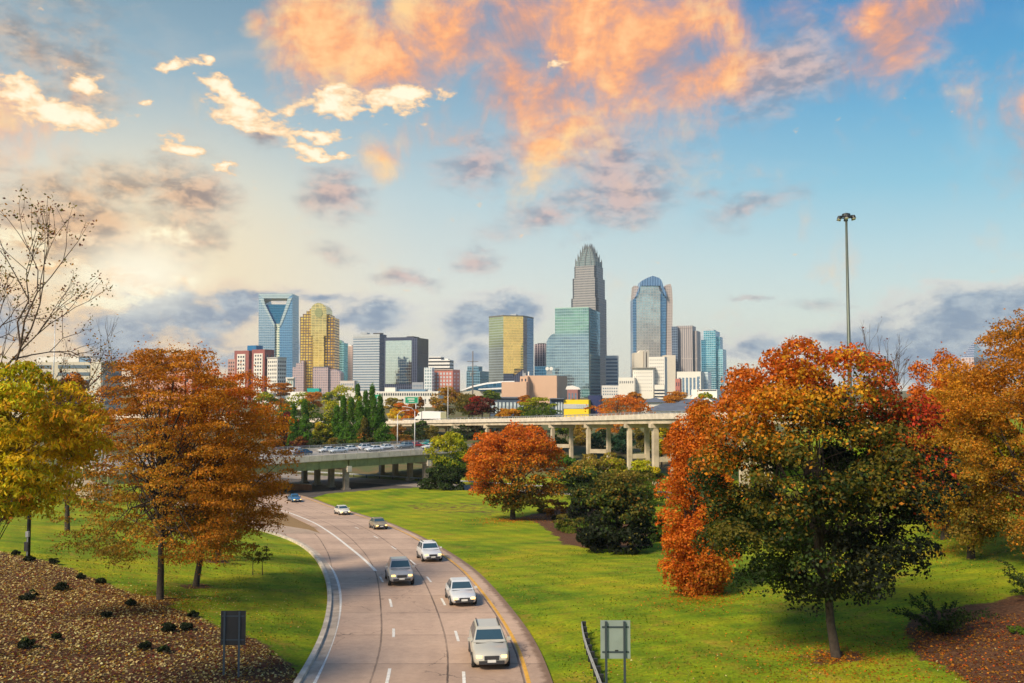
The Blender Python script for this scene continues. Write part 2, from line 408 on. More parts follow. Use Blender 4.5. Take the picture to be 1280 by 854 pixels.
def G(X, Y):
    X = np.asarray(X, float); Y = np.asarray(Y, float)
    Yc = np.clip(Y, 12, 248)
    z = z0(Y)
    dl = (XK(Yc) - X) / SK(Yc); dr = (X - XR(Yc)) / SR(Yc)
    fade = 1 - sstep(Y, 225, 300)
    capL = 7.2 - 1.6 * sstep(Y, 90, 150)
    sL = 0.10 + 0.16 * (1 - sstep(Y, 26, 50))
    up = np.maximum(dl - 1.2, 0)
    rl = capL * (1 - np.exp(-sL * up / capL))
    sR = 0.11 - 0.09 * sstep(Y, 45, 95)
    rr = 2.6 * (1 - np.exp(-sR * np.maximum(dr - 1.2, 0) / 2.6))
    hill = sstep(X, 16 + 0.12 * (Y - 40), 66 + 0.12 * (Y - 40)) * np.maximum(4.5 - z, 0)
    z = z + (np.where(dl > 0, rl, 0) + np.where(dr > 0, rr + hill, 0)) * fade
    # small swells on the lawn
    z = z + 0.10 * np.sin(X * 0.23 + 1) * np.sin(Y * 0.17) * sstep(np.minimum(np.abs(dl), np.abs(dr)), 2, 8) * fade
    onroad = (np.maximum(dl, dr) < 1.0) & (Y < 250)
    gore = (X > XRR(Yc)) & (X < XD(Yc) - 1.2 * SD(Yc)) & (Y > GORE_Y) & (Y < 190)
    near = np.maximum(1 - np.maximum(np.maximum(dl, dr), 0) / 1.3, 0)
    z = z - 0.10 * np.where(gore, 0.2, np.clip(near, 0, 1)) * (Y < 250)
    z = np.where(inpoly(X, Y, PAVE), z0(Y) - 0.12, z)
    k = 1 - sstep(d2road(X, Y), 5.0, 9.0)
    return z * (1 - k) + (z0(Y) - 0.10) * k
def inpoly(X, Y, poly):
    r = np.zeros(np.broadcast(X, Y).shape, bool); n = len(poly)
    for i in range(n):
        x1, y1 = poly[i][:2]; x2, y2 = poly[(i + 1) % n][:2]
        c = ((y1 > Y) != (y2 > Y)) & (X < (x2 - x1) * (Y - y1) / (y2 - y1 + 1e-12) + x1); r ^= c
    return r
def ground_at(px, py, ymin=16, ymax=420):
    d = ray(px, py); d = d / d[1]; Ys = np.linspace(ymin, ymax, 5000); g = CZ + d[2] * Ys - G(d[0] * Ys, Ys)
    i = int(np.argmax(g < 0)); return np.array([d[0] * Ys[i], Ys[i], float(G(d[0] * Ys[i], Ys[i]))])
def gz(X, Y): return float(G(X, Y))

BANK = [ground_at(*p) for p in [(-60, 684), (0, 690), (60, 702), (120, 724), (200, 756), (265, 778), (330, 806), (368, 838), (384, 853)]] + [np.array([-9.8, 33, 0]), np.array([-9.6, 12, 0]), np.array([-60, 12, 0]), np.array([-60, 40, 0])]
BEDR = [ground_at(*p) for p in [(1128, 800), (1138, 775), (1165, 762), (1215, 758), (1290, 742)]] + [np.array([40, 40, 0]), np.array([40, 16, 0]), np.array([15.5, 16, 0])] + [ground_at(1205, 853), ground_at(1160, 830)]
BEDC = [ground_at(*p) for p in [(642, 648), (668, 652), (692, 668), (700, 679), (740, 687), (812, 683), (836, 668), (830, 645), (740, 634), (690, 636)]]
RINGS = []

def make_terrain():
    xs = np.concatenate([[-4000, -2500, -1200, -600, -350, -220, -160], np.arange(-130, -62, 2.0), np.arange(-62, 48, 0.6), np.arange(48, 132, 2.0), [160, 220, 350, 600, 1200, 2500, 4000]])
    ys = np.concatenate([[-1000, -300, -100, -30, 0], np.arange(10, 125, 0.6), np.arange(125, 280, 1.5), [285, 300, 320, 350, 400, 470, 560, 700, 1000, 1600, 2600, 4000]])
    X, Y = np.meshgrid(xs, ys); Z = G(X, Y)
    nx, ny = len(xs), len(ys)
    me = bpy.data.meshes.new('ground')
    V = np.stack([X, Y, Z], -1).reshape(-1, 3)
    i = np.arange(nx * ny).reshape(ny, nx)
    F = np.stack([i[:-1, :-1], i[:-1, 1:], i[1:, 1:], i[1:, :-1]], -1).reshape(-1, 4)
    me.vertices.add(len(V)); me.vertices.foreach_set('co', V.ravel())
    me.loops.add(F.size); me.loops.foreach_set('vertex_index', F.ravel().astype(np.int32))
    me.polygons.add(len(F)); me.polygons.foreach_set('loop_start', np.arange(0, F.size, 4, dtype=np.int32))
    me.polygons.foreach_set('use_smooth', np.ones(len(F), bool))
    me.update(calc_edges=True)
    Xf, Yf = X.ravel(), Y.ravel()
    mulch = (inpoly(Xf, Yf, BANK) | inpoly(Xf, Yf, BEDR) | inpoly(Xf, Yf, BEDC)).astype(float)
    DRY = [ground_at(*p) for p in [(488, 633), (540, 627), (600, 628), (632, 640), (610, 645), (540, 641)]]
    mulch = np.maximum(mulch, .42 * inpoly(Xf, Yf, DRY))
    for (rx, ry, rr) in RINGS: mulch = np.maximum(mulch, 1 - sstep(np.hypot(Xf - rx, Yf - ry), rr * 0.7, rr * 1.2))
    mg = mulch.reshape(ny, nx)
    for _ in range(3):
        mg[1:-1, 1:-1] = (mg[1:-1, 1:-1] * 2 + mg[:-2, 1:-1] + mg[2:, 1:-1] + mg[1:-1, :-2] + mg[1:-1, 2:]) / 6
    mulch = mg.ravel()
    Yc = np.clip(Yf, 12, 248)
    dirt = ((Xf > XRR(Yc) - 0.4) & (Xf < XD(Yc)) & (Yf > GORE_Y - 6) & (Yf < 200)).astype(float)
    far = sstep(Yf, 200, 226)
    c = np.stack([mulch, dirt, far, np.ones_like(mulch)], -1).astype(np.float32)
    ca = me.color_attributes.new('gmask', 'FLOAT_COLOR', 'POINT'); ca.data.foreach_set('color', c.ravel())
    m, T, B = mat('lawn_and_mulch')
    pos = T.new('ShaderNodeNewGeometry').outputs['Position']
    r, g, b = T.sep(T.new('ShaderNodeAttribute', attribute_name='gmask').outputs['Vector'])
    flat = T.vm('MULTIPLY', pos, (1, 1, 0.3))
    n1 = T.noise(flat, 0.09, 5, 0.6, 0.6); n2 = T.noise(flat, 0.8, 6, 0.65); n3 = T.noise(flat, 5.0, 5, 0.7); n4 = T.noise(T.vm('MULTIPLY', flat, (0.25, 1.2, 1)), 0.55, 5, 0.6)
    gr = T.ramp(T.m('ADD', T.m('MULTIPLY', n1, 0.6), T.m('MULTIPLY', n4, 0.4)), [(0.32, (0.062, 0.135, 0.005, 1)), (0.43, (0.125, 0.210, 0.006, 1)), (0.52, (0.225, 0.285, 0.007, 1)), (0.64, (0.380, 0.325, 0.011, 1))])
    gr = T.mix(T.ss(n2, 0.50, 0.72, 0, 0.6), gr, (0.30, 0.215, 0.022, 1))
    gr = T.mix(T.ss(T.noise(flat, 0.28, 6, 0.7, 0.8), 0.54, 0.70, 0, 0.65), gr, (0.36, 0.22, 0.035, 1))
    k = T.mr(n3, 0.25, 0.75, 0.50, 1.46); gr = T.mix(1.0, gr, T.comb(k, k, k), 'MULTIPLY')
    sx, sy, _z = T.sep(pos); band = T.m('SINE', T.m('ADD', T.m('ADD', T.m('MULTIPLY', sx, 2.1), T.m('MULTIPLY', sy, 1.15)), T.m('MULTIPLY', n1, 5.0)))
    bk = T.mr(band, -1, 1, 0.90, 1.08); gr = T.mix(1.0, gr, T.comb(bk, bk, bk), 'MULTIPLY')
    mu = T.ramp(n3, [(0.30, (0.040, 0.018, 0.010, 1)), (0.5, (0.105, 0.047, 0.024, 1)), (0.68, (0.20, 0.10, 0.045, 1))])
    mu = T.mix(T.ss(n2, 0.4, 0.7, 0, 0.5), mu, (0.12, 0.075, 0.045, 1))
    edge = T.m('ADD', r, T.m('MULTIPLY', T.m('SUBTRACT', n2, 0.5), 1.6))
    c_ = T.mix(T.ss(edge, 0.38, 0.62), gr, mu)
    c_ = T.mix(T.ss(T.m('ADD', g, T.m('MULTIPLY', T.m('SUBTRACT', n2, 0.5), 0.9)), 0.4, 0.7), c_, T.mix(n3, (0.20, 0.125, 0.06, 1), (0.36, 0.24, 0.12, 1)))
    c_ = T.mix(b, c_, T.mix(T.ss(n1, 0.4, 0.6), (0.10, 0.12, 0.05, 1), (0.16, 0.12, 0.06, 1)))
    T.put(B.inputs['Base Color'], c_); B.inputs['Roughness'].default_value = 0.95; B.inputs['Specular IOR Level'].default_value = 0.15
    bp = T.new('ShaderNodeBump'); bp.inputs['Strength'].default_value = 0.9; bp.inputs['Distance'].default_value = 0.12
    T.put(bp.inputs['Height'], T.m('ADD', n3, T.m('MULTIPLY', T.noise(flat, 16, 3, 0.7), 0.5))); T.l.new(bp.outputs[0], B.inputs['Normal'])
    me.materials.append(m)
    return tag(link('ground', me), kind='structure')

# ------------------------------------------------------------------ roads
def road_mat(name, base, dark, joints=True):
    m, T, B = mat(name)
    u, v, _ = T.sep(T.new('ShaderNodeUVMap').outputs[0])
    pos = T.new('ShaderNodeNewGeometry').outputs['Position']
    n1 = T.noise(pos, 0.16, 5, 0.6, 0.5); n2 = T.noise(pos, 2.2, 5, 0.7); n3 = T.noise(pos, 22, 3, 0.7)
    c = T.mix(T.ss(n1, 0.32, 0.68), (*base, 1), (*dark, 1))
    # tyre tracks: darker, two per 3.65 m lane, lightly broken
    tw = T.m('ABSOLUTE', T.m('SUBTRACT', T.m('FRACT', T.m('DIVIDE', T.m('SUBTRACT', u, 1.15), 1.825)), 0.5))
    c = T.mix(T.m('MULTIPLY', T.ss(tw, 0.28, 0.02), T.mr(n1, 0.3, 0.7, 0.02, 0.16)), c, (dark[0] * 0.6, dark[1] * 0.6, dark[2] * 0.62, 1))
    k = T.mr(n2, 0.25, 0.75, 0.86, 1.12); k = T.m('MULTIPLY', k, T.mr(n3, 0.2, 0.8, 0.9, 1.1)); c = T.mix(1.0, c, T.comb(k, k, k), 'MULTIPLY')
    if joints:
        wn = T.new('ShaderNodeTexWhiteNoise', noise_dimensions='1D'); T.put(wn.inputs['W'], T.m('FLOOR', T.m('DIVIDE', v, 6.1)))
        kk = T.mr(wn.outputs[0], 0, 1, 0.86, 1.10); c = T.mix(1.0, c, T.comb(kk, kk, kk), 'MULTIPLY')
        jn = T.m('ADD', v, T.m('MULTIPLY', n2, 0.12))
        fj = T.m('FRACT', T.m('DIVIDE', jn, 6.1)); j = T.m('LESS_THAN', fj, 0.013)
        lane = T.m('FRACT', T.m('DIVIDE', T.m('ADD', T.m('SUBTRACT', u, 1.35), T.m('MULTIPLY', n2, 0.1)), 3.65))
        j2 = T.m('LESS_THAN', lane, 0.028)
        c = T.mix(T.m('MULTIPLY', T.m('MAXIMUM', j, j2), T.mr(n1, 0.35, 0.6, 0.35, 0.8)), c, (0.035, 0.024, 0.02, 1))
        st = T.ss(T.noise(pos, 0.9, 6, 0.7, 1.2), 0.58, 0.74, 0, 0.28); c = T.mix(st, c, (dark[0] * .55, dark[1] * .5, dark[2] * .5, 1))
        vr = T.new('ShaderNodeTexVoronoi', feature='DISTANCE_TO_EDGE'); T.put(vr.inputs['Vector'], T.vm('ADD', pos, T.vm('SCALE', T.noise(pos, 0.8, 4, 0.6, out=1), scale=2.2))); vr.inputs['Scale'].default_value = 0.16
        c = T.mix(T.m('MULTIPLY', T.m('LESS_THAN', vr.outputs['Distance'], 0.006), T.ss(n1, 0.45, 0.6, 0, 0.6)), c, (0.06, 0.045, 0.04, 1))
        # gritty brown strip beyond the yellow line
        sh = T.ss(T.m('ADD', u, T.m('MULTIPLY', T.m('SUBTRACT', n2, 0.5), 0.7)), 0.55, 0.2)
        c = T.mix(T.m('MULTIPLY', sh, 0.75), c, (0.13, 0.075, 0.042, 1))
    T.put(B.inputs['Base Color'], c); B.inputs['Roughness'].default_value = 0.72; B.inputs['Specular IOR Level'].default_value = 0.35
    bp = T.new('ShaderNodeBump'); bp.inputs['Strength'].default_value = 0.25; bp.inputs['Distance'].default_value = 0.02
    T.put(bp.inputs['Height'], T.m('ADD', n2, n3)); T.l.new(bp.outputs[0], B.inputs['Normal'])
    return m
ROADM = road_mat('brown_concrete_pavement', (0.500, 0.355, 0.262), (0.410, 0.288, 0.215))
RAMPM = road_mat('pale_ramp_concrete', (0.44, 0.33, 0.245), (0.36, 0.265, 0.195), False)
ASPH = road_mat('asphalt', (0.32, 0.27, 0.225), (0.22, 0.19, 0.165), False)
GUTTER = plain('gutter_concrete', (0.40, 0.33, 0.26), 0.85, var=0.3, scale=1.2)

def strip(name, Ys, fa, fb, m, dz=0.0, na=2, skirt=True, kind='structure'):
    """sheet between two X(Y) lines lying on the road profile; u = metres left of the right edge, v = arc length"""
    b = MB(); Ys = np.asarray(Ys, float); arc = np.concatenate([[0], np.cumsum(np.hypot(np.diff(XM(Ys)), np.diff(Ys)))])
    rows = []
    for Y, s in zip(Ys, arc):
        xa, xb = float(fa(Y)), float(fb(Y)); z = float(z0(Y)) + dz
        rows.append([((xa + (xb - xa) * t / na, Y, z), ((float(XR(Y)) - (xa + (xb - xa) * t / na)) / float(SR(Y)), s)) for t in range(na + 1)])
    for r0, r1 in zip(rows[:-1], rows[1:]):
        for i in range(na):
            q = [r0[i], r0[i + 1], r1[i + 1], r1[i]]; b.poly([p[0] for p in q], [p[1] for p in q])
        if skirt:
            for i in (0, na):
                p, q = r0[i][0], r1[i][0]; b.poly([p, q, (q[0], q[1], q[2] - .5), (p[0], p[1], p[2] - .5)], [r0[i][1], r1[i][1], r1[i][1], r0[i][1]])
    o = b.build(name, m)
    if kind: tag(o, kind=kind)
    return o
def rng(a, b, n=1.0): return np.linspace(a, b, max(2, int(round((b - a) / n)) + 1))

def make_roads():
    yn = rng(14, GORE_Y); yf = rng(GORE_Y, 246)
    strip('highway', yn, lambda Y: XK(Y) + 0.55 * SK(Y), XR, ROADM, 0.0, 6)
    strip('highway_beyond_gore', yf, lambda Y: XD(Y) - 1.2 * SD(Y), XR, ROADM, 0.0, 5)
    strip('exit_ramp', rng(GORE_Y, 180), lambda Y: XK(Y) + 0.55 * SK(Y), XRR, RAMPM, 0.0, 3)
    strip('gutter', rng(14, 175), XK, lambda Y: XK(Y) + 0.55 * SK(Y), GUTTER, 0.02, 1)
    k = MB()
    Ys = rng(14, 175)
    for a, c in zip(Ys[:-1], Ys[1:]):
        for (o0, h0, o1, h1) in ((0.02, 0.0, 0.0, 0.15), (0.0, 0.15, -0.28, 0.16), (-0.28, 0.16, -0.30, -0.2)):
            q = []
            for (Y, o_, h_) in ((a, o0, h0), (c, o0, h0), (c, o1, h1), (a, o1, h1)): q.append((float(XK(Y)) + o_ * float(SK(Y)), Y, float(z0(Y)) + h_ + 0.02))
            k.poly(q)
    tag(k.build('kerb', plain('kerb_concrete', (0.52, 0.45, 0.36), 0.85, var=0.35, scale=1.0)), kind='structure')
    # painted lines, 6 mm above the slab
    def lineob(name, f, sl, off, w, a, b, m, step=1.0):
        return strip(name, rng(a, b, step), lambda Y: f(Y) + (off - w / 2) * sl(Y), lambda Y: f(Y) + (off + w / 2) * sl(Y), m, 0.008, 1, False)
    lineob('yellow_edge_line', XR, SR, -1.15, 0.20, 14, 246, LINEY)
    lineob('white_edge_line', XE, SE, 0, 0.22, 14, 88, LINEW)
    y1 = hit0(471, 714)[1]
    lineob('gore_line', XD, SD, 0, 0.28, y1, 240, LINEW)
    def dash(f, sl, rows):
        for (pa, pb) in rows:
            ya, yb = sorted((hit0(*pa)[1], hit0(*pb)[1])); lineob('lane_dash', f, sl, 0, 0.16, ya, yb, LINEW, 0.5)
    dash(XD, SD, [((489, 836), (486, 858)), ((494, 786), (494, 797)), ((490, 749), (492, 759)), ((476, 721), (480, 728))])
    dash(XM, SM, [((583, 840), (586, 860)), ((571, 789), (575, 802)), ((553, 748), (558, 757)), ((535, 721), (540, 728)), ((513, 700), (519, 706)), ((491, 683), (496, 687)), ((468, 670), (473, 673)), ((446, 659), (450, 661))])
    b = MB(); ctr = PAVE.mean(0); nP = len(PAVE)
    for i in range(nP):
        a_, c_ = PAVE[i], PAVE[(i + 1) % nP]
        for t0_, t1_ in ((0, .25), (.25, .5), (.5, .75), (.75, 1)):
            q = [ctr + (a_ - ctr) * t0_, ctr + (a_ - ctr) * t1_, ctr + (c_ - ctr) * t1_, ctr + (c_ - ctr) * t0_]
            if t0_ == 0: q = q[:3]
            b.poly([(*p, float(z0(p[1])) - .012) for p in q], [(p[0] + 100, p[1]) for p in q])
    tag(b.build('paved_ground', road_mat('dark_worn_asphalt', (0.11, 0.095, 0.085), (0.07, 0.064, 0.06), False)), kind='structure')
    # the second carriageway beyond the lawn
    def along(off): 
        r = []
        for i, p in enumerate(ROAD2):
            t = ROAD2[min(i + 1, len(ROAD2) - 1)] - ROAD2[max(i - 1, 0)]; t = t / np.linalg.norm(t); n = np.array([-t[1], t[0]]); r.append(p + n * off)
        r = np.array(r); s = np.linspace(0, len(r) - 1, 80); return np.stack([np.interp(s, range(len(r)), r[:, 0]), np.interp(s, range(len(r)), r[:, 1])], -1)
    L, R_ = along(4.6), along(-4.6); b = MB()
    for i in range(79):
        q = [(*R_[i], float(z0(R_[i][1])) + .02), (*R_[i + 1], float(z0(R_[i + 1][1])) + .02), (*L[i + 1], float(z0(L[i + 1][1])) + .02), (*L[i], float(z0(L[i][1])) + .02)]
        b.poly(q, [(0, i * 2.0), (0, i * 2 + 2.0), (9, i * 2 + 2.0), (9, i * 2.0)])
    tag(b.build('second_carriageway', ASPH), kind='structure')
    return along
along = make_roads()

def guardrail(name, pts, label, h=0.72, side=1):
    """W-beam on posts; pts are plan points; posts on the given side"""
    pts = [np.array(p, float) for p in pts]; base = np.array([*pts[0], gz(*pts[0])])
    root = empty(name, base, 0, label, 'guardrail')
    b = MB(); prof = [(0.0, 0.16), (0.045, 0.10), (0.0, 0.04), (0.0, -0.04), (0.045, -0.10), (0.0, -0.16)]
    rows = []
    for i, p in enumerate(pts):
        t = pts[min(i + 1, len(pts) - 1)] - pts[max(i - 1, 0)]; t /= np.linalg.norm(t); n = np.array([-t[1], t[0]]) * -side
        z = gz(*p) + h - 0.16; rows.append([(p[0] + n[0] * o, p[1] + n[1] * o, z + zz) for o, zz in prof])
    for r0, r1 in zip(rows[:-1], rows[1:]):
        for i in range(len(prof) - 1): b.poly([r0[i], r1[i], r1[i + 1], r0[i + 1]])
    b.build('rail_beam', STEEL, root)
    for i, p in enumerate(pts):
        t = pts[min(i + 1, len(pts) - 1)] - pts[max(i - 1, 0)]; t /= np.linalg.norm(t); n = np.array([-t[1], t[0]]) * side
        q = MB(); z = gz(*p); q.box((p[0] + n[0] * .13, p[1] + n[1] * .13, z + h / 2 - .1), (.16, .2, h + .2), t); q.box((p[0] + n[0] * .05, p[1] + n[1] * .05, z + h - .16), (.14, .12, .3), t)
        q.build('post', DARKSTEEL, root)
    return root

# ------------------------------------------------------------------ foliage
C_ = dict(
    orange=(0.62, 0.170, 0.012), deep=(0.55, 0.110, 0.012), red=(0.46, 0.040, 0.014), gold=(0.62, 0.300, 0.015), yellow=(0.70, 0.480, 0.018), lime=(0.42, 0.42, 0.014),
    olive=(0.150, 0.130, 0.016), brown=(0.33, 0.150, 0.020), rust=(0.50, 0.195, 0.016), dgreen=(0.036, 0.064, 0.013), green=(0.095, 0.165, 0.014), mgreen=(0.080, 0.200, 0.014),
    teal=(0.035, 0.110, 0.055), maroon=(0.145, 0.032, 0.022), amber=(0.54, 0.215, 0.012), khaki=(0.30, 0.215, 0.030), tan=(0.62, 0.48, 0.20), ochre=(0.46, 0.250, 0.020), black=(0.018, 0.026, 0.012))
def leaf_mesh(name, pos, nrm, size, colr, rng, aspect=0.62, droop=0.0):
    """one bent diamond per leaf"""
    n = len(pos)
    nrm = nrm / (np.linalg.norm(nrm, axis=1, keepdims=True) + 1e-9)
    t = rng.normal(size=(n, 3)); t[:, 2] -= droop; t -= nrm * (t * nrm).sum(1, keepdims=True); t /= np.linalg.norm(t, axis=1, keepdims=True) + 1e-9
    b = np.cross(nrm, t); s = size[:, None]
    v = np.stack([pos - t * s * 0.5, pos + b * s * aspect * 0.5 + nrm * s * 0.10, pos + t * s * 0.5 - nrm * s * 0.06, pos - b * s * aspect * 0.5 + nrm * s * 0.10], 1).reshape(-1, 3)
    me = bpy.data.meshes.new(name)
    me.vertices.add(4 * n); me.vertices.foreach_set('co', v.astype(np.float32).ravel())
    me.loops.add(4 * n); me.loops.foreach_set('vertex_index', np.arange(4 * n, dtype=np.int32))
    me.polygons.add(n); me.polygons.foreach_set('loop_start', np.arange(0, 4 * n, 4, dtype=np.int32))
    me.update(calc_edges=True)
    ca = me.color_attributes.new('leafcol', 'FLOAT_COLOR', 'POINT')
    c4 = np.concatenate([np.repeat(np.clip(colr, 0, .85), 4, 0), np.ones((4 * n, 1))], 1).astype(np.float32); ca.data.foreach_set('color', c4.ravel())
    me.materials.append(LEAF)
    return me
def pick(anchors, q, rng, jit=0.28):
    """leaf colour by place in the crown: anchors = [(colour, (x, y, z) in crown units, reach)]"""
    A = np.array([a[1] for a in anchors], float); W = np.array([a[2] for a in anchors], float)
    K = np.array([C_[a[0]] for a in anchors])
    qq = q + rng.normal(size=q.shape) * jit
    d = np.linalg.norm(qq[:, None, :] - A[None], axis=2) / W[None]
    return K[np.argmin(d, 1)]
def lumps_for(shape, n, rng):
    """lump centres in the unit crown (z -1..1) and their radii"""
    out = []; rr = []
    while len(out) < n:
        p = rng.normal(size=3); p /= np.linalg.norm(p); r = rng.uniform(0.25, 0.95) ** 0.5
        p = p * r
        if shape == 'cone':
            z = rng.uniform(-1, 1); w = max(0.08, (1 - (z + 1) / 2) ** 0.75); a = rng.uniform(0, 2 * math.pi); p = np.array([math.cos(a) * w * rng.uniform(.3, .85), math.sin(a) * w * rng.uniform(.3, .85), z * .95])
        elif shape == 'column':
            z = rng.uniform(-1, 1); w = (1 - abs(z) ** 3) ** .5 * (1 - .35 * (z + 1) / 2); a = rng.uniform(0, 2 * math.pi); p = np.array([math.cos(a) * w * rng.uniform(.3, .85), math.sin(a) * w * rng.uniform(.3, .85), z * .93])
        elif shape == 'vase':
            p[2] = p[2]
            z = rng.uniform(-.95, .95); w = np.interp(z, [-1, -.4, .25, .7, 1], [.85, 1.0, .85, .6, .35]) * rng.uniform(.1, 1) ** .5; a = rng.uniform(0, 2 * math.pi); p = np.array([math.cos(a) * w, math.sin(a) * w, z])
        elif shape == 'dome':
            p[2] = abs(p[2]) * 1.75 - 0.9
            if p[2] > 0.95: continue
        elif shape == 'egg':
            w = 1.0 - 0.28 * max(p[2], 0) ** 1.2; p[0] *= w; p[1] *= w
        out.append(p); rr.append(rng.uniform(0.7, 1.3))
    return np.array(out), np.array(rr)

def tree(name, base, crown_c, R, label, cat, anchors, n_lump=70, per=300, leaf=0.24, shape='egg', lr=0.24, trunk_r=0.25, seed=1, limbs=18, jit=0.28, group=None,
         val=0.22, fork=0.42, trunk_mat=None, droop=0.0, aspect=0.62, stray=0.03, parts=True, flat=1.0, lean=(0, 0)):
    rng = np.random.default_rng(seed)
    base = np.array(base, float); cc = np.array(crown_c, float); R = np.array(R, float)
    root = empty(name, base, 0, label, cat, group)
    L, lr_ = lumps_for(shape, n_lump, rng)
    pts = []; nr = []; q = []; tone = []
    for p, k in zip(L, lr_):
        m = max(8, int(per * k * k))
        d = rng.normal(size=(m, 3)); d /= np.linalg.norm(d, axis=1, keepdims=True)
        d[:, 2] = np.where(d[:, 2] < -0.35, -d[:, 2] * 0.7, d[:, 2])
        rad_ = lr * k * rng.uniform(0.45, 1.0, (m, 1)) ** 0.5
        u = p + d * rad_ * np.array([1, 1, 0.78 * flat])
        pts.append(u); nr.append(d * np.array([1, 1, 1.3]) + rng.normal(size=(m, 3)) * 0.75); q.append(p * 0.55 + u * 0.45)
        tone.append(np.full(m, rng.normal() * val * 0.55))
    m = int(stray * n_lump * per)
    if m:
        d = rng.normal(size=(m, 3)); d /= np.linalg.norm(d, axis=1, keepdims=True); i = rng.integers(0, n_lump, m)
        u = L[i] + d * lr * rng.uniform(.9, 1.3, (m, 1)); pts.append(u); nr.append(d + rng.normal(size=(m, 3))); q.append(u); tone.append(np.zeros(m))
    pts = np.concatenate(pts); nr = np.concatenate(nr); q = np.concatenate(q); tone = np.concatenate(tone)
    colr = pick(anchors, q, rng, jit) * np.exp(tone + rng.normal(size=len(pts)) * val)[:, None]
    colr = colr * (1 + rng.normal(size=colr.shape) * 0.06)
    w = cc + pts * R - base
    zmin = gz(base[0], base[1]) - base[2] + 0.1
    w[:, 2] = np.maximum(w[:, 2], zmin + rng.uniform(0, .15, len(w)))
    size = leaf * rng.uniform(0.6, 1.35, len(pts))
    link('crown', leaf_mesh('crown', w, nr, size, colr, rng, aspect, droop), root)
    # trunk and limbs
    b = MB(); top = cc + np.array([lean[0], lean[1], R[2] * 0.55]); z0_ = base - np.array([0, 0, 0.4])
    fk = base + (cc - base) * fork; fk[2] = base[2] + (cc[2] - R[2] * 0.55 - base[2]) * 1.0 if fork is None else base[2] + (cc[2] - base[2]) * fork
    path = [z0_, base + [0, 0, .12], base + (fk - base) * .5 + rng.normal(size=3) * .06 * trunk_r * 4 * np.array([1, 1, 0]), fk, fk + (top - fk) * .5 + rng.normal(size=3) * R * .05, top]
    rs = [trunk_r * 1.45, trunk_r * 1.12, trunk_r * .92, trunk_r * .78, trunk_r * .42, trunk_r * .08]
    b.tube(path, rs, 9)
    if limbs:
        order = rng.permutation(n_lump)[:limbs]
        for i in order:
            e = cc + L[i] * R * 0.97; t = rng.uniform(0.0, 0.75); s = fk + (top - fk) * t * (0.4 + 0.6 * (L[i][2] + 1) / 2)
            midp = s + (e - s) * 0.5 + np.array([0, 0, 0.10 * np.linalg.norm(e - s)]) + rng.normal(size=3) * .12 * np.linalg.norm(e - s) * .4
            r0 = trunk_r * rng.uniform(.28, .46) * (1 - .4 * t)
            b.tube([s, s + (midp - s) * .55, midp, e], [r0, r0 * .8, r0 * .55, r0 * .12], 5, False)
            for _ in range(2):
                j = L[(i + rng.integers(1, n_lump)) % n_lump]; e2 = midp + (cc + j * R - midp) * rng.uniform(.25, .5)
                b.tube([midp, (midp + e2) / 2 + rng.normal(size=3) * .15, e2], [r0 * .4, r0 * .28, r0 * .06], 4, False)
    b.build('trunk', trunk_mat or BARK, root, True)
    return root

def px_tree(name, bpx, crown, label, cat, anchors, Y=None, zoff=0.0, depth=1.0, **kw):
    """base pixel, crown box (x0, x1, ytop, ybottom) of the photo turned into a tree standing on the land"""
    if Y is None: g = ground_at(*bpx)
    else:
        p = P(bpx[0], bpx[1], Y); g = np.array([p[0], Y, gz(p[0], Y)])
    x0, x1, yt, yb = crown; Y = g[1]
    a = P((x0 + x1) / 2, (yt + yb) / 2, Y); rx = (x1 - x0) / 2 / FPX * Y; rz = (yb - yt) / 2 / FPX * Y
    if kw.pop('rings', 0): RINGS.append((g[0], g[1], 1.4))
    return tree(name, g, (a[0], Y, a[2]), (rx, rx * depth, rz), label, cat, anchors, **kw), g

def limbs_only(name, base, dirs, label, cat, seed, r0=0.16, depth=5, L0=3.0, leaves=0, leafc=('brown',), leaf=0.2, spread=0.5, decay=.76, up=.12, group=None):
    """a bare tree: forks again and again; leaves sit near the twig ends"""
    rng = np.random.default_rng(seed); base = np.array(base, float)
    root = empty(name, base, 0, label, cat, group); b = MB(); ends = []
    def grow(p, d, L, r, k):
        q = p + d * L * .5 + rng.normal(size=3) * L * .035; e = p + d * L + rng.normal(size=3) * L * .05
        b.tube([p, q, e], [r, r * .85, r * .68], 6 if r > .04 else 4, False)
        if k <= 0: ends.append(e); return
        for _ in range(2 if rng.random() < .62 else 3):
            nd = d + rng.normal(size=3) * spread + np.array([0, 0, up]); nd /= np.linalg.norm(nd)
            grow(e, nd, L * decay * rng.uniform(.8, 1.2), r * .64, k - 1)
        if k <= 2: ends.append(e)
    for d, L in dirs:
        d = np.array(d, float); d /= np.linalg.norm(d); grow(base - d * .3, d, L, r0, depth)
    b.build('trunk', TWIG, root, True)
    if leaves:
        E_ = np.array(ends); i = rng.integers(0, len(E_), leaves); pos = E_[i] + rng.normal(size=(leaves, 3)) * .17 - base
        cl = np.array([C_[c] for c in leafc])[rng.integers(0, len(leafc), leaves)] * np.exp(rng.normal(size=(leaves, 1)) * .25)
        link('leaves', leaf_mesh('leaves', pos, rng.normal(size=(leaves, 3)), leaf * rng.uniform(.6, 1.3, leaves), cl, rng), root)
    return root

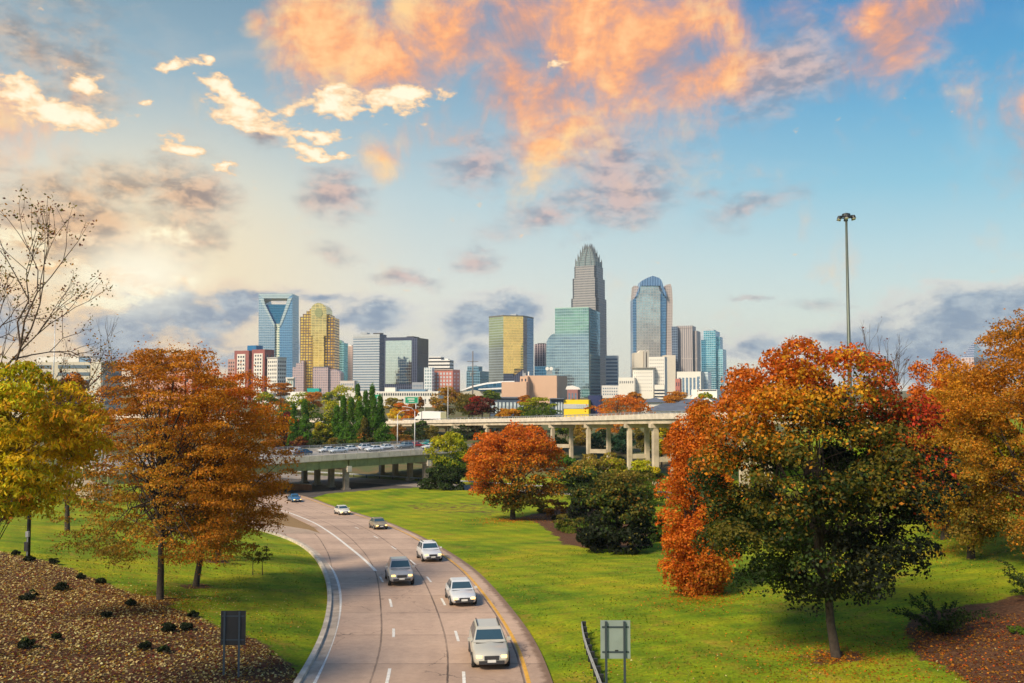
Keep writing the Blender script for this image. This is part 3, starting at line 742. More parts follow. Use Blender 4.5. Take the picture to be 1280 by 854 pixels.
def make_foreground_trees():
    k = px_tree
    k('tree', (200, 750), (84, 322, 436, 708), 'broad brown orange tree on the left lawn, dark trunk at the leaf litter edge', 'tree',
      [('rust', (0, 0, .9), 1.0), ('amber', (.6, 0, .4), 1.0), ('ochre', (0, -.4, -.1), .8), ('khaki', (-.2, -.4, -.85), .9), ('olive', (-.9, 0, -.55), .6), ('rust', (-.6, 0, .2), .8), ('rust', (.4, -.4, -.5), .7), ('brown', (0, 0, -.4), .7)],
      n_lump=360, per=150, leaf=0.155, shape='vase', lr=.135, trunk_r=.22, seed=21, limbs=80, fork=.40, flat=.55, stray=.14, rings=1)
    k('tree', (245, 733), (178, 368, 452, 700), 'bright orange tree on the left lawn, just right of and behind the brown orange one', 'tree',
      [('orange', (.2, 0, .8), 1.0), ('amber', (.5, -.3, .2), 1.2), ('ochre', (0, -.4, -.35), .8), ('rust', (.55, -.2, -.75), .9), ('khaki', (-.3, -.3, -.9), .7), ('deep', (-.4, 0, .8), .5)],
      n_lump=360, per=155, leaf=0.155, shape='round', lr=.145, trunk_r=.21, seed=22, limbs=70, fork=.42, flat=.6, stray=.14, rings=1)
    k('tree', (272, 702), (228, 330, 560, 690), 'low brown tree with dark trunk behind the two orange trees on the left lawn', 'tree',
      [('brown', (0, 0, 0), 1), ('rust', (.3, 0, .7), .8), ('olive', (0, 0, -.8), .8)], n_lump=60, per=150, leaf=.2, shape='vase', lr=.2, trunk_r=.22, seed=23, limbs=14, fork=.5, rings=1)
    k('tree', (1045, 822), (868, 1166, 424, 762), 'large maple on the right lawn, red and orange on top, shade-painted green lower leaves', 'tree',
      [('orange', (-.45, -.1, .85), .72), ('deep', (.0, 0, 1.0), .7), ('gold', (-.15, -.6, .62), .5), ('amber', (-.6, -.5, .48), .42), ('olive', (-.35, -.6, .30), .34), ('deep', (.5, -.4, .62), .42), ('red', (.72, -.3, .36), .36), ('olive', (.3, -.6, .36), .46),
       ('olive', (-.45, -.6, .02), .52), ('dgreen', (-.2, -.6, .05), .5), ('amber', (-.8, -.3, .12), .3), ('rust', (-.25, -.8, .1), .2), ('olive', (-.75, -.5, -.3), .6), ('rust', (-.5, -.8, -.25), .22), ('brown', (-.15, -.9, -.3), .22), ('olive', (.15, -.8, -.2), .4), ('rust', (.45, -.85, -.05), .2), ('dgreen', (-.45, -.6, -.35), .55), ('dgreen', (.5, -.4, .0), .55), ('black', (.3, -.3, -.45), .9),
       ('black', (.1, 0, -.85), 1.0), ('black', (.7, 0, -.3), .7), ('dgreen', (-.35, 0, -.75), .8), ('deep', (.6, -.7, .1), .2), ('dgreen', (0, 0, 0), .7)],  # dark low and lighter left anchors paint shade and sun into the leaves
      n_lump=260, per=330, leaf=0.185, shape='round', lr=.17, trunk_r=.22, seed=24, limbs=40, fork=.36, jit=.17, rings=1, stray=.0)
    k('tree', (874, 742), (808, 936, 508, 752), 'tall bright orange tree at the left of the large maple, leaves down to the lawn', 'tree',
      [('orange', (0, -.3, .4), 1.0), ('orange', (-.5, -.2, -.3), .9), ('deep', (0, -.2, -.5), .7), ('amber', (.2, -.4, .85), .7), ('gold', (.4, -.5, .0), .5), ('rust', (.1, -.4, -.85), .7), ('deep', (-.6, 0, .1), .5)],
      n_lump=190, per=260, leaf=0.18, shape='column', lr=.2, trunk_r=.2, seed=25, limbs=26, jit=.25)
    k('tree', (641, 650), (582, 707, 530, 642), 'round orange red tree in the middle of the lawn with a short dark trunk', 'tree',
      [('deep', (-.2, -.1, 1.05), .6), ('orange', (-.6, -.3, .3), 1.1), ('amber', (0, -.7, .2), .9), ('olive', (.35, -.6, -.35), .8), ('olive', (0, -.3, -.85), .9), ('orange', (-.8, 0, -.4), .6), ('deep', (.6, -.2, .5), .5), ('amber', (.8, -.2, -.1), .6), ('orange', (.2, -.6, .6), .9)],
      n_lump=170, per=170, leaf=0.36, shape='round', lr=.19, trunk_r=.40, seed=26, limbs=22, fork=.35, rings=1)
    k('tree', (1292, 705), (1172, 1420, 384, 694), 'wide golden brown tree filling the right edge above the lawn', 'tree',
      [('amber', (-.3, -.3, .5), 1), ('rust', (-.1, -.4, .0), .9), ('ochre', (-.5, -.4, -.2), .9), ('khaki', (-.6, -.2, -.7), .8), ('amber', (-.7, -.2, .1), .7), ('rust', (0, -.4, -.5), .8), ('olive', (.3, 0, .8), .5), ('brown', (.5, 0, .2), 1)],
      n_lump=330, per=250, leaf=0.17, shape='round', lr=.155, trunk_r=.3, seed=27, limbs=30, fork=.35, stray=.06, flat=.75)
    k('tree', (1180, 640), (1124, 1232, 444, 672), 'flame orange tree between the large maple and the golden brown tree', 'tree',
      [('orange', (0, -.2, .6), 1), ('deep', (-.3, -.2, .1), .8), ('amber', (.4, -.3, .1), .8), ('rust', (0, -.2, -.6), .8)], Y=72, n_lump=130, per=200, leaf=.24, shape='round', lr=.2, trunk_r=.3, seed=28, limbs=20)
    k('tree', (1212, 640), (1150, 1272, 462, 690), 'yellow green tree in front of the flame orange one on the right slope', 'tree',
      [('gold', (0, -.2, .6), .8), ('ochre', (-.3, -.2, .1), .9), ('lime', (.2, -.4, -.1), .8), ('amber', (.4, -.3, -.4), .8), ('khaki', (0, -.2, -.7), .8)], Y=62, n_lump=130, per=200, leaf=.22, shape='round', lr=.2, trunk_r=.25, seed=29, limbs=20)
    k('tree', (1146, 610), (1088, 1176, 490, 660), 'orange and olive tree half hidden behind the right side of the large maple', 'tree',
      [('amber', (0, -.2, .6), .9), ('olive', (-.3, -.2, -.2), .9), ('rust', (.4, -.3, -.2), .8)], Y=88, n_lump=60, per=150, leaf=.34, shape='egg', lr=.24, trunk_r=.3, seed=30, limbs=10)
    # left edge
    g = P(20, 700, 33); g[2] = gz(g[0], 33)
    tree('tree', (P(-130, 700, 33)[0], 33, gz(P(-130, 700, 33)[0], 33)), P(4, 556, 33), (3.75, 3.3, 3.05), 'yellow green tree with long drooping leaves at the left edge', 'tree',
         [('yellow', (.5, -.3, -.1), 1.1), ('lime', (0, -.4, .5), .8), ('gold', (.8, -.2, .2), .8), ('green', (-.3, 0, -.4), .5), ('yellow', (-.2, -.5, .2), .9), ('lime', (.3, -.4, -.6), .7), ('lime', (.0, -.5, -.3), .7), ('rust', (-.6, -.2, -.5), .5), ('khaki', (-.5, 0, .8), .6)],
         n_lump=250, per=105, leaf=0.22, shape='round', lr=.15, trunk_r=.18, seed=31, limbs=30, droop=1.3, aspect=.36, stray=.06, jit=.3)
    tree('tree', (P(-20, 700, 46)[0], 46, gz(P(-20, 700, 46)[0], 46)), P(-8, 630, 46), (2.1, 2.1, 1.5), 'small rusty orange tree low at the left edge under the yellow green one', 'tree',
         [('rust', (0, 0, .5), 1), ('amber', (.4, -.3, .2), .7), ('brown', (0, 0, -.5), .9)], n_lump=40, per=140, leaf=.2, lr=.26, trunk_r=.1, seed=32, limbs=10)
    bx = P(-95, 500, 37)
    limbs_only('bare_tree', (bx[0], 37, gz(bx[0], 37)), [((0.16, 0, 1), 5.0), ], 'half bare dark tree with few brown leaves above the yellow tree at left', 'tree', 5, .24, 7, 3, 4600, ('brown', 'olive', 'olive', 'maroon'), .125, .34, .76, .09)
    bx = P(-70, 470, 40)
    limbs_only('bare_tree', (bx[0], 40, gz(bx[0], 40)), [((0.50, 0, 1), 4.2), ], 'leafless dark branches reaching across the beige office building', 'tree', 17, .15, 7, 3, 200, ('brown', 'gold'), .13, .38, .74, .05)
    bx = P(1098, 470, 82)
    limbs_only('bare_tree', (bx[0], 82, gz(bx[0], 82)), [((0.02, 0, 1), 5.4), ], 'leafless twiggy tree top showing above the right shoulder of the large maple', 'tree', 9, .16, 6, 3, 60, ('maroon', 'brown'), .25, .26, .70, .2)
    k('tree', (86, 600), (56, 124, 472, 560), 'dark red tree in front of the beige office building at the left', 'tree', [('maroon', (0, 0, 0), 1), ('rust', (.3, 0, .6), .8), ('deep', (-.3, -.3, .2), .5)], Y=92, n_lump=50, per=120, leaf=.34, lr=.26, trunk_r=.25, seed=33, limbs=8)

def shrub(name, px, crown, label, anchors, Y=None, seed=1, cat='shrub', **kw):
    d = dict(n_lump=40, per=130, leaf=.3, shape='dome', lr=.3, trunk_r=.08, limbs=8, fork=.2)
    d.update(kw); return px_tree(name, px, crown, label, cat, anchors, Y=Y, seed=seed, **d)

ORD = ['leftmost', 'second', 'third', 'fourth', 'fifth', 'sixth', 'seventh', 'eighth', 'ninth', 'tenth', 'eleventh', 'twelfth', 'thirteenth', 'fourteenth', 'fifteenth', 'sixteenth', 'seventeenth', 'eighteenth', 'nineteenth', 'twentieth']
def ordinal(i): return ORD[i] if i < len(ORD) else f'number {i + 1}'
def make_mid_plants():
    DK = [('black', (0, 0, -.5), 1), ('dgreen', (0, 0, .1), 1), ('olive', (-.2, -.3, .75), .9), ('olive', (.4, -.5, .1), .5), ('green', (-.5, -.5, .3), .4), ('brown', (.3, -.3, .5), .5)]
    shrub('shrub', (770, 690), (722, 818, 590, 690), 'big dark green bush by the orange tree in the bark bed on the lawn', DK, seed=40, n_lump=90, per=170, leaf=.36, lr=.22)
    shrub('shrub', (738, 655), (712, 772, 592, 652), 'dark bush at the back left of the big dark green bush', DK, seed=41, n_lump=60, per=140, leaf=.4, lr=.25)
    shrub('shrub', (748, 684), (728, 772, 648, 684), 'smaller dark bush with olive top, left in front of the big dark green bush', DK, seed=35, n_lump=46, per=120, leaf=.32, lr=.26)
    shrub('shrub', (806, 676), (786, 832, 628, 678), 'loose mid green bush between the big dark green bush and the orange tree', [('green', (0, -.3, .3), 1), ('olive', (.3, -.3, .6), .8), ('dgreen', (0, 0, -.5), .9)], seed=36, n_lump=50, per=120, leaf=.34, lr=.26)
    shrub('shrub', (712, 664), (690, 738, 640, 664), 'low loose olive shrub in the bark bed beside the dark bushes', [('olive', (0, -.3, .4), 1), ('khaki', (.3, -.3, .6), .6), ('green', (0, 0, -.4), .8)], seed=37, n_lump=40, per=80, leaf=.28, lr=.26)
    OLV = [('olive', (0, 0, .3), 1), ('khaki', (0, -.4, .7), .7), ('green', (.3, 0, -.4), .8), ('brown', (-.3, 0, .2), .5)]
    shrub('hedge', (782, 626), (742, 830, 582, 628), 'olive brown hedge behind the big dark bush, below the viaduct columns', OLV, Y=150, seed=42, cat='hedge', n_lump=60, per=130, leaf=.45, lr=.25)
    shrub('shrub', (722, 612), (692, 752, 578, 616), 'dark green bush with a yellow top just right of the round orange red tree', [('dgreen', (0, 0, -.3), 1), ('green', (0, 0, .2), .8), ('ochre', (-.1, -.2, .95), .8)], Y=166, seed=43, n_lump=60, per=120, leaf=.5, lr=.26)
    shrub('shrub', (748, 600), (716, 784, 560, 606), 'yellow olive thicket in front of the middle viaduct columns', [('khaki', (0, 0, .5), 1), ('lime', (.4, -.2, .2), .6), ('green', (0, 0, -.5), .8)], Y=178, seed=44, n_lump=60, per=120, leaf=.5, lr=.26)
    shrub('shrub', (806, 598), (784, 830, 572, 604), 'yellow green thicket at the foot of the nearest viaduct column', [('lime', (0, 0, .4), 1), ('yellow', (.3, -.3, .2), .6), ('green', (0, 0, -.5), .8)], Y=172, seed=45, n_lump=40, per=120, leaf=.5, lr=.28)
    shrub('shrub', (557, 608), (528, 588, 570, 612), 'dark green hedge bush at the right end of the green overpass', [('dgreen', (0, 0, 0), 1), ('green', (0, 0, .8), .6), ('black', (0, 0, -.7), .7)], Y=189, seed=46, n_lump=60, per=120, leaf=.5, lr=.25)
    px_tree('tree', (562, 600), (534, 590, 540, 596), 'yellow green young tree rising over the dark hedge bush by the overpass', 'tree', [('lime', (0, -.2, .5), 1), ('yellow', (-.3, -.3, .6), .6), ('green', (.2, 0, -.4), .9)], Y=192, seed=47, n_lump=60, per=110, leaf=.5, lr=.24, trunk_r=.15, limbs=10, stray=.1)
    for i, (x, y, w, lab, an) in enumerate([(696, 645, 16, 'brown feathery shrub right of the round orange red tree', [('brown', (0, 0, .5), 1), ('rust', (0, 0, -.2), .6)]),
                                    (680, 641, 9, 'small olive shrub beside the trunk of the round orange red tree', [('olive', (0, 0, .3), 1)]),
                                    (724, 640, 12, 'dark shrub at the rear edge of the bark bed', [('dgreen', (0, 0, .3), 1), ('olive', (0, 0, .8), .6)])]):
        shrub('shrub', (x, y), (x - w, x + w, y - 1.5 * w, y), lab, an, seed=50 + i, n_lump=26, per=70, leaf=.3)
    for i, (x, y, w) in enumerate([(694, 650, 4), (700, 652, 3), (703, 645, 3), (708, 656, 3.5), (717, 651, 4), (718, 658, 4), (726, 678, 4.5), (735, 673, 4), (742, 679, 4.5), (748, 669, 4.5), (758, 676, 5), (729, 664, 4)]):
        shrub('shrublet', (x, y), (x - w, x + w, y - 1.7 * w, y + .4 * w), f'small dark clipped shrub in the bark bed on the lawn, {ordinal(i)} from the left' , [('black', (0, 0, 0), 1), ('dgreen', (0, 0, .8), .7)], seed=60 + i, n_lump=14, per=40, leaf=.2, limbs=2, group='small dark shrubs in the bark bed', cat='shrub')
    for i, (x, y, w) in enumerate(sorted([(20, 694, 5), (37, 702, 6), (67, 706, 6), (36, 750, 9), (76, 738, 8), (101, 724, 5), (126, 730, 6), (163, 757, 6), (133, 772, 6), (210, 790, 9), (233, 788, 7), (180, 812, 7), (33, 810, 9), (241, 772, 6), (205, 816, 6), (70, 800, 5)])):
        shrub('shrublet', (x, y), (x - w, x + w, y - 1.5 * w, y + .2 * w), f'small dark tufted shrub on the leaf covered bank, {ordinal(i)} counted from the left', [('black', (0, 0, 0), 1), ('dgreen', (0, 0, .8), .8), ('olive', (.3, -.3, .8), .3)], seed=80 + i, n_lump=16, per=46, leaf=.13, lr=.42, limbs=5, group='small dark shrubs on the leafy bank', cat='shrub')
    # arching shrub with leafy canes, lower right
    def cane_shrub(px, n, L, label, seed):
        rng = np.random.default_rng(seed); g = ground_at(*px); root = empty('arching_shrub', g, 0, label, 'shrub')
        pos = []; nr = []; b = MB()
        for i in range(n):
            a = 2 * math.pi * i / n + rng.normal() * .3; l = L * rng.uniform(.7, 1.15); rise = rng.uniform(.45, 1.3)
            pts = [g + np.array([math.cos(a) * l * t * (1 - .35 * (rise - .5)), math.sin(a) * l * t * .8, l * rise * (t - .42 * t * t)]) for t in np.linspace(0, 1, 8)]
            b.tube(pts, np.linspace(.022, .006, 8), 4, False)
            for t in np.linspace(.12, 1, 30):
                s = np.interp(t * 7, range(8), [p[0] for p in pts]), np.interp(t * 7, range(8), [p[1] for p in pts]), np.interp(t * 7, range(8), [p[2] for p in pts])
                for _ in range(4): pos.append(np.array(s) + rng.normal(size=3) * .075 - g); nr.append(rng.normal(size=3) + [0, 0, .8])
        b.build('stems', BARK, root)
        pos = np.array(pos); c = np.array(C_['dgreen']) * np.exp(rng.normal(size=(len(pos), 1)) * .3); c[rng.random(len(pos)) < .12] = C_['green']
        link('leaves', leaf_mesh('leaves', pos, np.array(nr), .17 * rng.uniform(.6, 1.2, len(pos)), c, rng, .5), root)
    cane_shrub((1176, 792), 20, 2.5, 'dark arching shrub with long leafy canes on the red bark bed at the right', 3)
    cane_shrub((1298, 748), 18, 2.3, 'dark arching shrub reaching in from the right edge above the bark bed', 4)
    g = ground_at(1268, 790)
    shrub('shrub', (1268, 792), (1258, 1280, 780, 793), 'low bright green plant at the right end of the red bark bed', [('green', (0, 0, 0), 1)], seed=99, n_lump=14, per=40, leaf=.12, limbs=0)
    for i, (x, lab) in enumerate([(316, 'thin young sapling on the left lawn, left of a pair near the ramp'), (328, 'thin young sapling on the left lawn, right of a pair near the ramp')]):
        px_tree('sapling', (x, 719), (x - 11, x + 11, 678, 706), lab, 'tree', [('olive', (0, 0, 0), 1), ('brown', (0, 0, .6), .6)], seed=110 + i, n_lump=16, per=26, leaf=.16, lr=.3, trunk_r=.035, limbs=6, group='two saplings on the left lawn')

    # ---- planted slope beyond the overpass
    con = [(367, 510, 553, 6), (381, 507, 553, 7), (421, 510, 548, 6), (429, 503, 550, 7), (439, 507, 553, 7), (447, 488, 525, 6), (450, 509, 557, 9), (457, 496, 540, 6), (465, 487, 540, 7), (459, 518, 556, 5), (468, 505, 557, 7), (475, 503, 552, 7), (436, 538, 558, 7), (455, 530, 558, 8), (481, 531, 559, 9)]
    for i, (x, yt, yb, w) in enumerate(sorted(con)):
        Y = 258 - (yb - 550) * 1.2 + (14 if yb < 545 else 0)
        fat = (yb - yt) < 34
        an = [('mgreen', (0, 0, 0), 1), ('green', (-.3, -.5, .4), .6), ('dgreen', (.5, 0, -.6), .4)]
        if x == 455: an = [('olive', (0, 0, .3), 1), ('rust', (0, -.3, -.5), .8)]
        sh = 'cone' if x not in (481,) else 'dome'
        px_tree('conifer', (x, yb), (x - 1.5 * w, x + 1.5 * w, yt - 5, yb + 4), f'dark green pointed conifer beyond the overpass, {ordinal(i)} from the left in its group' if x not in (455, 481) else ('short brownish conifer in front of the dark green ones' if x == 455 else 'low rounded green bush at the right end of the conifer group'), 'tree', an, Y=Y, seed=120 + i, n_lump=60, per=60, leaf=.5, shape=sh, lr=.27, trunk_r=.18, limbs=0, group='conifers beyond the overpass', jit=.2)
    mids = [((428, 552), (400, 458, 485, 548), 282, 'yellow green broad tree behind the conifers', [('yellow', (-.4, -.3, .7), .6), ('lime', (0, -.3, .6), 1.0), ('green', (.2, -.2, -.2), .9)]),
            ((374, 552), (346, 404, 492, 548), 280, 'green and yellow broad tree behind the two left conifers', [('green', (0, -.2, 0), 1), ('lime', (.2, -.2, .8), .7), ('yellow', (.5, -.3, .6), .4), ('dgreen', (0, 0, -.7), .8)]),
            ((405, 556), (388, 420, 527, 558), 262, 'yellow bush right behind the overpass cars', [('lime', (0, 0, .3), 1), ('yellow', (-.2, -.3, .6), .7), ('green', (.2, 0, -.6), .7)]),
            ((357, 548), (344, 374, 517, 548), 258, 'dark maroon tree at the left end of the planted slope', [('maroon', (0, 0, 0), 1), ('red', (0, -.3, .6), .4)]),
            ((375, 558), (364, 388, 546, 561), 254, 'low reddish brown shrub behind the left overpass cars', [('maroon', (0, 0, .2), 1), ('brown', (0, -.4, .5), .8)]),
            ((504, 528), (484, 526, 502, 527), 345, 'orange bush behind the white truck', [('orange', (.3, -.2, .5), 1), ('yellow', (-.6, -.3, -.2), .8), ('amber', (0, 0, -.3), .7)]),
            ((556, 520), (538, 580, 483, 524), 345, 'tall yellow brown tree behind the right end of the truck', [('ochre', (0, -.2, .4), 1), ('khaki', (.3, -.2, -.2), .8), ('olive', (-.3, 0, -.3), .8)]),
            ((585, 522), (568, 606, 492, 524), 340, 'green and yellow tree left of the dark red one above the viaduct', [('olive', (0, -.2, .2), 1), ('khaki', (-.3, -.2, .4), .7), ('green', (.3, 0, -.3), .8)]),
            ((603, 522), (584, 621, 493, 522), 330, 'dark red round tree above the viaduct deck', [('red', (-.4, -.3, .6), .7), ('maroon', (0, 0, .1), 1), ('olive', (.5, 0, -.2), .6)]),
            ((612, 505), (600, 626, 487, 500), 430, 'small green tree by the arena roof', [('green', (0, 0, 0), 1), ('lime', (0, -.3, .6), .6)]),
            ((636, 520), (620, 657, 508, 522), 330, 'low orange yellow tree above the viaduct deck', [('gold', (0, 0, .2), 1), ('orange', (.4, -.2, .3), .5)]),
            ((673, 520), (648, 699, 495, 522), 325, 'bright green round tree above the viaduct deck', [('lime', (0, -.2, .4), .9), ('green', (.2, -.2, -.3), 1)]),
            ((773, 518), (733, 814, 491, 520), 300, 'wide orange domed tree in front of the white flats', [('orange', (0, -.2, .3), 1), ('amber', (-.5, -.3, .4), .8), ('rust', (.3, 0, -.4), .7)]),
            ((845, 506), (827, 863, 487, 506), 420, 'round orange tree between the dark roofed houses', [('amber', (0, -.2, .4), 1), ('ochre', (.3, 0, -.2), .7)]),
            ((655, 500), (645, 668, 494, 506), 420, 'small brown orange tree below the beige block', [('rust', (0, 0, 0), 1)]),
            ((350, 492), (336, 366, 477, 496), 470, 'rusty brown tree below the brick and white flats', [('rust', (0, 0, 0), 1), ('olive', (0, 0, -.5), .7)]),
            ((492, 506), (478, 506, 496, 512), 420, 'pale yellow green tree in front of the long white building', [('khaki', (0, 0, 0), 1), ('lime', (0, 0, .5), .6)])]
    for i, (b, c, Y, lab, an) in enumerate(mids):
        px_tree('tree', b, c, lab, 'tree', an, Y=Y, seed=150 + i, n_lump=50, per=80, leaf=.65, shape='dome' if (c[3] - c[2]) < .62 * (c[1] - c[0]) else 'egg', lr=.26, trunk_r=.3, limbs=5)
    back = [(528, 545, 14, 14, 300, 'dgreen', 'dark green bush under the far end of the viaduct'), (585, 552, 22, 22, 285, 'dgreen', 'dark green tree under the viaduct, left of the round orange red tree'), (622, 556, 22, 24, 272, 'green', 'mid green tree under the viaduct behind the round orange red tree'),
            (662, 556, 20, 26, 268, 'dgreen', 'dark green tree under the viaduct behind the top of the round orange red tree'), (706, 562, 16, 30, 245, 'green', 'dark green tree between the first two viaduct columns'), (730, 562, 13, 30, 242, 'khaki', 'yellow green tree between the second and third viaduct columns'),
            (754, 566, 16, 22, 228, 'teal', 'blue green pine between the middle viaduct columns'), (779, 566, 16, 24, 226, 'teal', 'blue green pine left of the brown viaduct column'), (772, 545, 26, 22, 262, 'rust', 'rusty brown tree high behind the middle viaduct columns'), (806, 566, 14, 32, 220, 'olive', 'olive tree between the two right pairs of viaduct columns'),
            (827, 570, 13, 30, 205, 'lime', 'light green tree right of the nearest viaduct column'), (700, 582, 18, 12, 212, 'mgreen', 'low green bush below the leftmost viaduct columns'), (770, 586, 18, 12, 200, 'dgreen', 'low dark green bush behind the yellow olive thicket'), (845, 575, 16, 26, 200, 'rust', 'rusty tree beneath the right end of the viaduct')]
    for i, (x, yb, w, h, Y, c, lab) in enumerate(back):
        Y += 26 if x > 690 else 8
        c2 = {'dgreen': 'green', 'green': 'lime', 'khaki': 'ochre', 'teal': 'dgreen', 'rust': 'amber', 'olive': 'khaki', 'lime': 'yellow', 'mgreen': 'green'}[c]
        px_tree('tree', (x, yb), (x - w, x + w, yb - h * 1.3, yb + 3), lab, 'tree', [(c, (0, 0, -.2), 1), (c2, (-.2, -.3, .7), .6), ('black' if c in ('dgreen', 'teal') else 'olive', (.3, 0, -.7), .6)], Y=Y, seed=180 + i, n_lump=44, per=80, leaf=.55, shape='egg', lr=.28, trunk_r=.22, limbs=5)
    slope = [(352, 560, 13, 258, 'maroon'), (395, 561, 12, 250, 'dgreen'), (414, 561, 12, 249, 'olive'), (430, 562, 11, 247, 'dgreen'), (446, 562, 12, 246, 'green'), (462, 562, 12, 246, 'dgreen'), (490, 561, 11, 246, 'olive'), (502, 556, 12, 252, 'brown'), (517, 551, 14, 262, 'dgreen'), (540, 549, 14, 266, 'olive'), (470, 530, 14, 285, 'dgreen'), (410, 532, 16, 290, 'green'), (446, 525, 16, 296, 'olive'),
             (497, 545, 12, 275, 'brown'), (340, 556, 12, 256, 'rust'), (330, 540, 16, 275, 'olive'), (360, 520, 16, 300, 'green'), (570, 556, 12, 250, 'green'), (604, 566, 14, 236, 'dgreen'), (642, 568, 14, 228, 'olive'), (676, 570, 14, 222, 'dgreen')]
    for i, (x, yb, w, Y, c) in enumerate(slope):
        hue = {'maroon': 'maroon', 'dgreen': 'dark green', 'olive': 'olive', 'green': 'green', 'brown': 'brown', 'rust': 'rusty'}[c]
        px_tree('shrub', (x, yb), (x - w, x + w, yb - 1.25 * w, yb + 2), f'{hue} undergrowth bush on the slope beyond the overpass, {ordinal(i)} of that row', 'shrub', [(c, (0, 0, -.1), 1), ('olive' if c != 'olive' else 'khaki', (0, -.3, .7), .6)], Y=Y, seed=300 + i, n_lump=30, per=60, leaf=.5, shape='dome', lr=.34, trunk_r=.1, limbs=2, group='bushes on the slope beyond the overpass')
    # more crowns closing the ground between the planted slope and the town: copies of three small trees
    protos = []
    rng = np.random.default_rng(5)
    row = [(x, rng.uniform(430, 560), rng.uniform(3.5, 6.5)) for x in (8, 60, 120, 170, 330, 352, 392, 415, 520, 545, 628, 720, 792, 880, 905, 940, 1000, 1080, 1140, 1200, 1270)]
    kinds = ['orange', 'yellow green', 'brown']
    ans = [[('amber', (0, -.2, .4), 1), ('rust', (.3, 0, -.3), .8)], [('lime', (0, -.2, .5), .8), ('green', (0, 0, -.2), 1)], [('rust', (0, -.2, .5), .7), ('brown', (0, 0, -.2), 1)]]
    for i, (x, Y, r) in enumerate(row):
        kk = i % 3; p = P(x, 490, Y); z = gz(p[0], Y)
        lab = f'small far {kinds[kk]} street tree at the foot of the city, {ordinal(i)} from the left'
        if i < 3:
            o = tree('street_tree', (p[0], Y, z), (p[0], Y, z + 5.2), (4.5, 4.5, 3.8), lab, 'tree', ans[kk], n_lump=34, per=60, leaf=.8, lr=.3, trunk_r=.2, seed=220 + i, limbs=4, group='far street trees')
            protos.append(o)
        else:
            o = copy_tree(protos[kk]); o.location = (p[0], Y, z); o.scale = (r / 4.5,) * 3; o.rotation_euler = (0, 0, i * 1.3); o['label'] = lab

